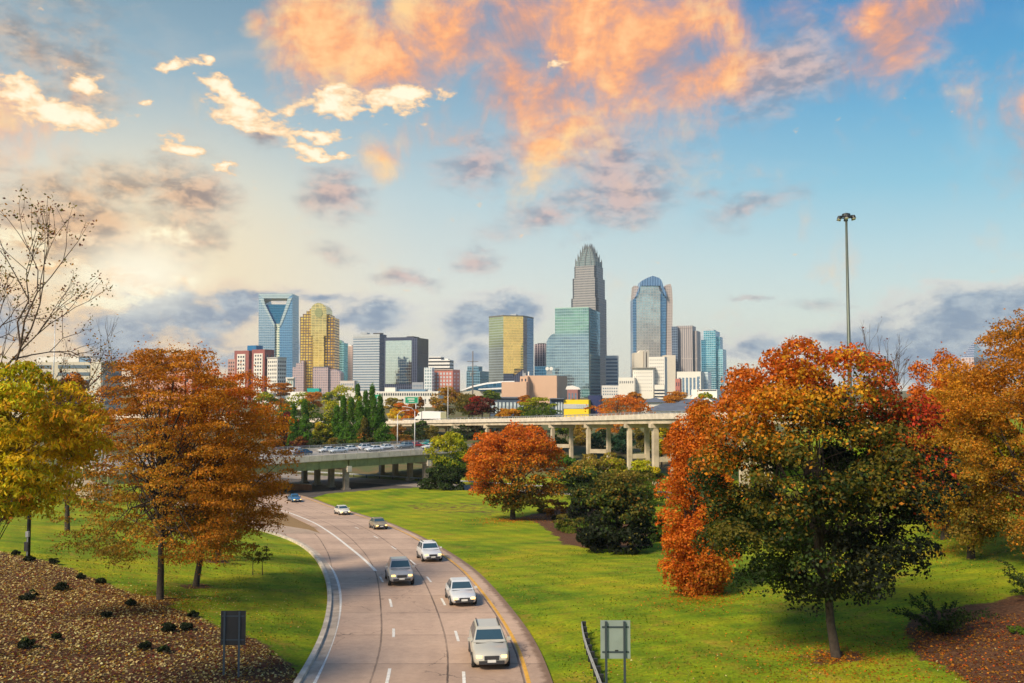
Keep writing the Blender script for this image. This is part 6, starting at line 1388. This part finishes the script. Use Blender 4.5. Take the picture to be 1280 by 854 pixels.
    def ring(hw, cham=.16, th=rad(25)):
        c = np.array([cx, Y + 26.0]); u = np.array([math.cos(th), -math.sin(th)]); v = np.array([math.sin(th), math.cos(th)]); q = []
        e = hw * (1 - cham)
        for (i, j) in ((-hw, -e), (-e, -hw), (e, -hw), (hw, -e), (hw, e), (e, hw), (-e, hw), (-hw, e)): q.append(c + u * i + v * j)
        # front face is -v (toward camera), start at the left
        return q
    sc = FPX / Y; H = lambda w: w / sc / (math.cos(rad(25)) + math.sin(rad(25)) * (1 - .32)) / 2
    tiers = [(43.6, 372.5, 'shaft'), (40.0, 347.0, 'middle_shaft'), (35.5, 331.5, 'upper_shaft')]
    zb = -1.5
    for w, yt, nm in tiers:
        f = ring(H(w)); zt = zpx(yt, Y); b = MB(); b.prism(f, zb, zt, [2, 0, 2, 1, 2, 1, 2, 0], top_mi=1); b.build(nm, [s1, s2, sd], B.r); zb = zt - .003
    SP = plain('crown_spire_steel', (.27, .28, .28), .4, .5)
    cw = [(33.0, 325.0), (27.0, 319.0), (21.0, 313.5), (15.0, 309.0), (9.0, 306.0)]
    for ti, (w, yt) in enumerate(cw):
        f = ring(H(w)); zt = zpx(yt, Y); b = MB(); b.prism(f, zb, zt, 0); b.build('crown_tier', cg, B.r)
        f2 = ring(H(w + 1.0)); n = 12 if ti < 2 else 8
        for e in range(8):
            p, q = f2[e], f2[(e + 1) % 8]; m_ = 3 if e % 2 == 1 else 1
            for j in range(m_):
                t = (j + .5) / m_ if m_ > 1 else .5; c = p + (q - p) * t; top = zt + 6.0; mb = MB()
                mb.tube([(c[0], c[1], zb - 1), (c[0], c[1], zt), (c[0], c[1], top)], [.75, .7, .1], 4); mb.build('spire', SP, B.r)
        zb = zt - .003
    # ---- small striped building
    B = Bld('small white building with blue window stripes at the right foot of the tallest tower', 766, 1300, 'office building', 'office_building')
    sm = plain('stripe_white', (.62, .62, .64), .7); L = B.box('main_block', sm, 757, 772.5, 773.3, 444.5, th=8)
    zs = list(np.arange(4, L[5] - 4, 5.2)); B.face_bands('window_band', plain('stripe_blue_glass', (.03, .09, .20), .15, .2), L[0], L[1], zs, 2.6, .3, (.04, .96))
    # ---- tower with an arched glass crown
    Y = 1350; B = Bld('glass tower with a blue arched crown between two stone shoulders', 816, Y)
    f1 = facade('mirror_grid_glass', (.54, .49, .46), (.36, .33, .32), 4.3, 4.4, .10, .10, .08, .85, .10, big=.45, glass2=(.52, .63, .66), zsplit=(70, 150)); f2 = facade('deep_blue_corner_glass', (.09, .22, .40), (.13, .25, .40), 4.3, 2.5, .14, .1, .1, .85, .2); stn = facade('taupe_stone', (.24, .21, .21), (.44, .38, .36), 4.3, 2.8, .5, .55, .4, .1, .15)
    cb = facade('blue_crown_fins', (.06, .17, .36), (.22, .36, .55), 60, 2.6, .0, .34, .15, .6, .2); cr = plain('cream_stone', (.66, .60, .50), .8, var=.06, scale=.05)
    B.shape('glass_front', f1, [(796, 490), (795.6, 372), (798.5, 367), (801, 358), (823, 358), (825.5, 366), (825.5, 490)], 36)
    B.shape('corner_glass', f2, [(825.7, 490), (825.7, 368), (828, 360), (832.6, 367), (833, 376), (831.6, 490)], 30, Y=Y + 4)
    B.shape('corner_glass', f2, [(791.6, 490), (791.2, 374), (795.4, 372), (795.8, 490)], 30, Y=Y + 4)
    B.shape('crown', cb, [(794.5, 371), (799, 360), (801.5, 351.5), (809, 347.5), (816, 344.8), (824, 347.5), (827, 350.5), (830, 360), (832.8, 367), (833, 372), (829.6, 367), (825.4, 357.2), (801.2, 357.2), (798, 366.5), (796, 371)], 34, Y=Y - 2)
    B.shape('crown_back', f2, [(803, 358), (803, 352), (816, 347), (826, 352), (826, 358)], 24, Y=Y + 6)
    B.shape('left_shoulder', stn, [(791.4, 374), (792.6, 357.2), (796.5, 357.4), (799, 359.5), (795.4, 371.6)], 26, Y=Y + 10)
    B.shape('right_shoulder', stn, [(832, 490), (833.4, 372), (830.6, 358.5), (833, 356), (838.4, 355), (840, 361), (841, 376), (839.6, 490)], 44, Y=Y + 6)
    B.shape('cream_base', cr, [(793, 496), (793, 441), (798, 441), (801, 438), (804, 438), (804, 496)], 30, Y=Y - 25)
    B.shape('cream_base', cr, [(831, 496), (831, 444), (844.5, 444), (844.5, 496)], 40, Y=Y - 20)
    for x in (804.8, 808.8): B.shape('buttress', plain('grey_cream_stone', (.46, .43, .38), .8), [(x, 496), (x, 439), (x + 1.6, 437.5), (x + 2.6, 439), (x + 2.6, 496)], 20, Y=Y - 28)
    # ---- white hotel and low blocks in front
    Y = 1100; B = Bld('white concrete hotel block with small dotted windows below the arched crown tower', 806, Y, 'hotel', 'hotel')
    wc = plain('white_concrete', (.68, .66, .60), .85, var=.06, scale=.04)
    L = B.box('upper_wing', wc, 811, 831, 834, 446, th=8, Y=Y + 8); B.windows(BLACKGLASS, L[0], L[1], 12, L[5] - 2, 8, 9, .28, .32)
    L = B.box('lower_wing', wc, 791, 816.5, 820, 460, th=8); B.windows(BLACKGLASS, L[0], L[1], 8, L[5] - 4, 9, 6, .22, .26); B.box('roof_slab', plain('dark_roof_edge', (.25, .24, .22), .8), 787.5, 817.5, 821, 459.4, 460.2, th=8, Y=Y - 3)
    L = B.box('ramp_block', wc, 818, 830.5, 834, 481, th=8, Y=Y - 22); B.face_bands('window_band', BLACKGLASS, L[0], L[1], [2, 6, 10], 1.8, .3)
    L = B.box('side_wall', wc, 773, 793, 797, 472, th=8, Y=Y - 6); B.windows(BLACKGLASS, L[0], L[1], L[5] - 9, L[5] - 3, 7, 1, .4, .5)
    # ---- ribbed stone office
    Y = 1350; B = Bld('grey stone office tower with vertical ribs and a dark blue left strip', 858, Y)
    rs = facade('grey_ribbed_stone', (.19, .18, .21), (.43, .385, .375), 60, 3.4, .02, .52, .35, .2, .2)
    L = B.box('shaft', [rs, rs], 846, 866, 870.5, 407, th=12); B.box('shoulder', [rs, rs], 864, 872, 876.2, 413.5, th=12, Y=Y + 6)
    B.box('blue_strip', [facade('dark_blue_strip_glass', (.05, .11, .22), (.16, .20, .26), 4, 3, .3, .2, .15, .6, .3)] * 2, 840, 847.5, 850, 408.2, th=12, Y=Y - 2)
    B.face_bands('cornice', plain('stone_cornice', (.33, .29, .28), .8), L[0], L[1], [L[5] - 4], 1.2, .6)
    # ---- blue flats tower
    Y = 1300; B = Bld('bright blue glass residential tower with stepped top at the right end of the skyline', 893, Y)
    b1 = facade('bright_blue_glass', (.12, .40, .54), (.32, .50, .58), 3.4, 3.0, .25, .12, .12, .75, .25); b2 = facade('sky_blue_glass', (.20, .48, .60), (.35, .55, .62), 3.4, 3.0, .25, .12, .12, .75, .25); b3 = facade('dark_blue_glass', (.05, .22, .36), (.1, .28, .4), 3.4, 3.0, .25, .12, .12, .75, .25)
    B.box('main_shaft', [b1, b2], 880, 895, 900.5, 413.4, th=15); B.box('left_wing', [b3, b3], 876.8, 882.5, 884, 425, th=12, Y=Y + 5); B.box('right_wing', [b2, b1], 898, 904, 908.3, 436.5, th=15, Y=Y + 4); B.box('middle_wing', [b2, b2], 896, 900.5, 904, 421, th=15, Y=Y + 12); B.box('roof_plant', STEEL, 884, 893, 896, 412, 413.6, th=15, Y=Y + 8)
    # ---- white and glass lows on the right
    Y = 1000; B = Bld('white low office with tall blue windows left of the bright blue tower', 862, Y, 'office building', 'office_building')
    L = B.box('main_block', wc, 846, 876, 885, 464.5, th=14); gw = plain('blue_grey_window', (.14, .22, .32), .15, .2, var=.3, scale=.4); B.windows(gw, L[0], L[1], 4, L[5] - 6, 6, 1, .6, .9); B.windows(gw, L[0] + (L[1] - L[0]) * .8, L[1], 10, L[5] - 5, 1, 4, .6, .6, .2)
    L = B.box('glass_wing', [facade('pale_blue_glass', (.50, .62, .70), (.6, .68, .72), 4, 3, .2, .12, .2, .4, .1)] * 2, 876, 885, 889, 465, th=14, Y=Y + 20)
    B = Bld('long low white shed with dark roof edge right of the white low office', 880, 820, 'building', 'low_building'); L = B.box('wall', WHITE, 864, 896, 906, 487, th=10); B.face_bands('window_band', BLACKGLASS, L[0], L[1], [L[5] - 1.2], .8, .3, (.3, .98))
    B = Bld('small salmon brick house front between the white low office and the hotel', 848, 900, 'house', 'house'); L = B.box('wall', sal, 844, 850, 852, 473.5, th=14); B.windows(BLACKGLASS, L[0], L[1], 6, L[5] - 2, 2, 2, .4, .5)
    # ---- far right pyramid roof tower
    Y = 900; B = Bld('pink stone tower with a grey pyramid roof showing over the trees at the far right', 1216, Y)
    ps = facade('pink_stone', (.30, .24, .26), (.50, .40, .40), 3.8, 3.0, .45, .5, .4, .1, .15); L = B.box('shaft', [ps, ps], 1202, 1218, 1236, 447, th=38)
    z0_, z1_ = L[5], zpx(424, Y); ap = (L[0] + L[2]) / 2; b = MB(); f = [L[0], L[1], L[2], L[3]]
    for i in range(4): b.poly([(*f[i], z0_), (*f[(i + 1) % 4], z0_), (*ap, z1_)], [(0, 0), (20, 0), (10, 20)])
    b.build('pyramid_roof', facade('slate_glass_pyramid', (.30, .36, .44), (.40, .42, .46), 2.6, 2.6, .2, .1, .25, .6, .15), B.r)
    # ---- left buildings behind the near trees
    Y = 420; B = Bld('wide beige office building with dark window bands behind the trees at the left', 85, Y, 'office building', 'office_building')
    bg = plain('beige_stone', (.50, .46, .37), .85, var=.08, scale=.05); L = B.box('main_block', bg, 18, 128, 152, 452.5, th=9)
    u = [(.05, .42), (.5, .86)]
    for (ua, ub) in u: B.face_bands('window_band', plain('dark_window_band', (.10, .14, .18), .25, var=.2), L[0], L[1], list(np.arange(2, L[5] - 3, 3.6)), 1.6, .25, (ua, ub))
    B.face_bands('stone_pier', plain('pale_stone_pier', (.56, .54, .45), .85), L[0], L[1], [-1], L[5] + 1, .5, (.89, .99)); B.face_bands('window_band', MATS['dark_window_band'], L[1], L[2], list(np.arange(2.001, L[5] - 3, 3.6)), 1.6, .25, (.15, .95))
    B.box('roof_block', plain('pale_penthouse', (.55, .54, .50), .8), 46, 98, 112, 446, 452.6, th=9, Y=Y + 14); B.box('roof_tank', plain('blue_tank', (.16, .27, .40), .5, .2), 99, 110, 113, 447.5, 452.6, th=9, Y=Y + 10)
    Y = 520; B = Bld('salmon pink brick block behind the orange trees at the left', 212, Y, 'building', 'low_building')
    L = B.box('wall', plain('salmon_panel', (.50, .27, .21), .85, var=.12, scale=.06), 172, 240, 252, 446.5, th=10); B.windows(BLACKGLASS, L[0], L[1], 3, L[5] - 4, 9, 4, .4, .45); B.face_bands('cornice', plain('dark_brick_cornice', (.24, .11, .09), .8), L[0], L[1], [L[5] - 1.0], 1.5, .4)
    # ---- arena
    Y = 880; B = Bld('arena with a long curved white roof edge over blue glass', 605, Y, 'arena', 'arena')
    B.shape('glass_drum', [facade('arena_blue_glass', (.05, .22, .42), (.10, .28, .44), 5, 4, .15, .1, .1, .7, .2)] * 1, [(592, 492), (592, 481.5), (610, 479), (628, 477.8), (641, 477.4), (641, 492)], 60)
    B.shape('roof', plain('white_roof_membrane', (.76, .76, .76), .6, var=.04), [(577, 487.5), (590, 482.2), (608, 478.4), (628, 476.6), (643, 476.2), (643, 477.9), (628, 478.4), (608, 480.4), (592, 484), (577, 488.6)], 90, Y=Y - 6)
    B.shape('lower_canopy', MATS['white_roof_membrane'], [(598, 487.4), (598, 486), (628, 484.4), (645, 484.4), (645, 486.2)], 20, Y=Y - 14)
    B.shape('left_wall', bg, [(576, 496), (576, 491), (592, 487.6), (600, 489), (627, 490.5), (627, 496)], 40, Y=Y - 10)
    Y = 760; B = Bld('windowless beige pink block in front of the arena', 664, Y, 'building', 'low_building')
    bp = plain('beige_pink_stucco', (.56, .37, .26), .9, var=.08, scale=.05); L = B.box('main_wall', bp, 656, 696, 709, 469.5, th=12); B.box('left_wing', bp, 627, 658, 664, 477.5, th=12, Y=Y - 8); B.box('stair_block', bp, 650, 659.5, 663, 470.5, th=12, Y=Y - 3)
    p = L[0]; a, b_ = footprint(650, 659.5, 663, Y - 3, 12)[:2]; B.windows(BLACKGLASS, a, b_, zpx(485, Y), zpx(472, Y), 2, 2, .4, .5)
    B.shape('roof_antenna', STEEL, [(653, 470.4), (653.3, 463), (654, 463), (654.6, 467), (657, 466), (657.6, 470.4)], 2, Y=Y + 10); B.shape('roof_antenna', WHITE, [(660, 469.5), (660, 464.5), (661.4, 464.5), (661.4, 469.5)], 1.2, Y=Y + 6)
    B = Bld('small brick and glass house with a white roof right of the beige pink block', 716, 740, 'building', 'low_building'); L = B.box('wall', plain('plum_brick', (.30, .14, .13), .85), 709, 722, 725, 487, th=10); B.windows(gw, L[0], L[1], 1, L[5] - 1, 3, 1, .5, .6); B.shape('roof', WHITE, [(708.5, 487), (710, 483), (716, 482), (724, 484.5), (725.5, 487)], 18, Y=742)
    # ---- long white arcade building, teal shed
    Y = 620; B = Bld('long white arcaded building with a row of dark openings behind the conifers', 485, Y, 'building', 'low_building')
    L = B.box('wall', wc, 424, 548, 556, 489.5, th=6); B.windows(BLACKGLASS, L[0], L[1], L[5] - 3.4, L[5] - .8, 26, 1, .5, .7, .2, (.38, .98)); B.box('roof_block', wc, 481, 494, 496, 484.5, 489.6, th=6, Y=Y + 8); B.box('roof_block', plain('blue_glass_lantern', (.14, .26, .38), .2, .3), 497, 532, 535, 487, 489.6, th=6, Y=Y + 12)
    B.windows(BLACKGLASS, L[0], L[1], L[5] - 7.6, L[5] - 5, 8, 1, .4, .7, .2, (.62, .98))
    B = Bld('low white shed with a teal canopy left of the long white building', 385, 560, 'building', 'low_building'); B.box('wall', WHITE, 360, 388, 392, 490, th=8); B.box('canopy', plain('teal_canopy', (.0, .34, .30), .5), 384, 399, 402, 485.6, 490.4, th=8, Y=556)
    B = Bld('white low shed right of the rusty brown tree below the flats', 342, 560, 'building', 'low_building'); L = B.box('wall', WHITE, 322, 348, 352, 493, th=8); B.box('roof', ROOFGREY, 321.5, 348.4, 352.6, 492, 493.2, th=8, Y=558)
    # ---- yellow and navy building, navy block
    Y = 430; B = Bld('yellow building with a grey window stripe beside navy blue wings', 715, Y, 'building', 'low_building')
    ye = plain('yellow_panel', (.80, .56, .01), .6, var=.04, scale=.1); na = plain('navy_panel', (.010, .022, .10), .5, var=.1); nl = plain('slate_blue_panel', (.05, .08, .13), .6)
    L = B.box('yellow_wall', ye, 704, 735.5, 738, 500, th=6); zt = L[5]; h = zpx(507.2, Y); B.face_bands('grey_stripe', plain('grey_stripe_panel', (.42, .44, .45), .6), L[0], L[1], [h - 1.55], 2.3, .2); B.windows(plain('clear_window', (.45, .52, .55), .15, var=.25, scale=.6), L[0], L[1], h - 1.4, h + .6, 6, 1, .5, .9, .32, (.5, .98))
    B.box('navy_wing', na, 735, 750.5, 753, 494.5, th=6, Y=Y + 5); L = B.box('slate_wing', nl, 687, 704.5, 707, 499, th=6, Y=Y + 3); B.windows(MATS['clear_window'], L[0], L[1], .2, L[5] - .8, 3, 1, .62, .8, .25, (.38, .95)); B.box('roof_edge', ROOFGREY, 686.5, 704.8, 707.4, 498, 499.1, th=6, Y=Y + 1)
    Y = 450; B = Bld('long slate blue building with pale windows behind the dark red and green trees', 636, Y, 'building', 'low_building'); L = B.box('wall', nl, 612, 657, 662, 498, th=6); B.windows(MATS['clear_window'], L[0], L[1], .2, L[5] - 1.6, 9, 1, .6, .85, .25); B.box('roof_edge', ROOFGREY, 611, 657.6, 662.6, 496.6, 498.1, th=6, Y=Y - 1)
    # ---- houses with dark roofs
    def house(label, x0, x1, ye_, yr, Y, wm, gable=False, yb=None):
        B = Bld(label, (x0 + x1) / 2, Y, 'house', 'house'); a, c = P(x0, ye_, Y), P(x1, ye_, Y); d = 16.0; zr = zpx(yr, Y); ze = a[2]
        b = MB(); b.prism([np.array([a[0], Y]), np.array([c[0], Y]), np.array([c[0], Y + d]), np.array([a[0], Y + d])], -1.2, ze); b.build('wall', wm, B.r)
        b = MB(); e = 1.0
        if gable:
            mx = (a[0] + c[0]) / 2
            MB().extrude([(a[0], Y, ze), (c[0], Y, ze), (mx, Y, zr - .3)], d).build('gable', wm, B.r)
            b.poly([(a[0] - e, Y - e, ze - .2), (mx, Y - e, zr), (mx, Y + d, zr), (a[0] - e, Y + d, ze - .2)]); b.poly([(mx, Y - e, zr), (c[0] + e, Y - e, ze - .2), (c[0] + e, Y + d, ze - .2), (mx, Y + d, zr)])
            b2 = MB()
            for s_, t_ in (((a[0] - e, ze - .5), (mx, zr - .3)), ((mx, zr - .3), (c[0] + e, ze - .5))): b2.poly([(s_[0], Y - e - .05, s_[1]), (t_[0], Y - e - .05, t_[1]), (t_[0], Y - e - .05, t_[1] + .7), (s_[0], Y - e - .05, s_[1] + .7)])
            b2.build('gable_trim', WHITE, B.r)
            MB().extrude([(mx + 1.2 * math.cos(q), Y - .3, ze + (zr - ze) * .35 + 1.2 * math.sin(q)) for q in np.linspace(0, 2 * math.pi, 13)[:-1]], .25).build('round_window', BLACKGLASS, B.r)
        else:
            b.poly([(a[0] - e, Y - e, ze - .15), (c[0] + e, Y - e, ze - .15), (c[0] - 2, Y + d / 2, zr), (a[0] + 5, Y + d / 2, zr)]); b.poly([(c[0] + e, Y + d + e, ze - .15), (a[0] - e, Y + d + e, ze - .15), (a[0] + 5, Y + d / 2, zr), (c[0] - 2, Y + d / 2, zr)])
            b.poly([(a[0] - e, Y + d + e, ze - .15), (a[0] - e, Y - e, ze - .15), (a[0] + 5, Y + d / 2, zr)]); b.poly([(c[0] + e, Y - e, ze - .15), (c[0] + e, Y + d + e, ze - .15), (c[0] - 2, Y + d / 2, zr)])
        b.build('roof', ROOFGREY, B.r)
        B.windows(BLACKGLASS, (a[0], Y), (c[0], Y), -.5, ze - .8, 5, 1, .3, .6, .12)
    house('white walled house with a long slate roof behind the viaduct', 818, 868, 513, 504.5, 330, WHITE)
    house('small house with a white gable and a round window among the dark roofs', 870, 896, 508, 498, 360, plain('mauve_render', (.46, .36, .36), .8), True)
    house('low house with a grey hipped roof left of the round orange tree', 808, 830, 502.5, 497.5, 400, OFFWHITE)
    house('low dark roofed terrace with pale walls behind the slate roofed house', 848, 900, 503.5, 498.8, 410, plain('pink_render', (.52, .40, .36), .8))
    # distant low blocks that close the foot of the skyline
    rngc = np.random.default_rng(3)
    for i, (x0, x1, yt, c, lab) in enumerate([(256, 286, 472, (.50, .44, .40), 'far plain tan block left of the brick flats'), (425, 446, 476, (.55, .50, .47), 'far plain pale block below the pink slab tower'), (515, 532, 478, (.30, .32, .36), 'far grey block right of the mirror tower base'), (752, 776, 482, (.62, .60, .57), 'far white block below the small striped building'), (905, 940, 478, (.48, .46, .46), 'far grey block at the right end of the skyline'),
                                      (940, 1010, 482, (.42, .40, .40), 'far long grey block hidden behind the large maple'), (1240, 1300, 474, (.46, .42, .40), 'far tan block at the right edge'), (-10, 30, 470, (.44, .42, .38), 'far tan block at the left edge')]):
        B = Bld(lab, (x0 + x1) / 2, 1150 + i * 12, 'building', 'low_building'); m_ = plain(f'far_block_wall_{"abcdefgh"[i]}', c, .85, var=.08, scale=.05)
        L = B.box('wall', m_, x0, x1 - 3, x1, yt, th=12); B.windows(gw, L[0], L[1], 3, L[5] - 2, 7, 3, .5, .45)

make_foreground_trees()
make_mid_plants()
make_terrain()
make_litter()
make_road_cars()
make_overpass()
make_viaduct()
make_street_things()
make_city()
HAZE = 0.00009
if HAZE:
    b = MB(); b.box((0, 1500, 139), (8100, 5100, 302)); hz = b.build('haze', None, None)
    m = bpy.data.materials.new('air'); m.use_nodes = True; T = NT(m.node_tree); T.n.remove(T.n['Principled BSDF'])
    v = T.new('ShaderNodeVolumePrincipled'); v.inputs['Color'].default_value = (.92, .94, .96, 1); v.inputs['Density'].default_value = HAZE; v.inputs['Anisotropy'].default_value = 0.2
    T.l.new(v.outputs[0], T.n['Material Output'].inputs['Volume']); hz.data.materials.clear(); hz.data.materials.append(m); tag(hz, kind='stuff')
print('objects', len(S.objects))
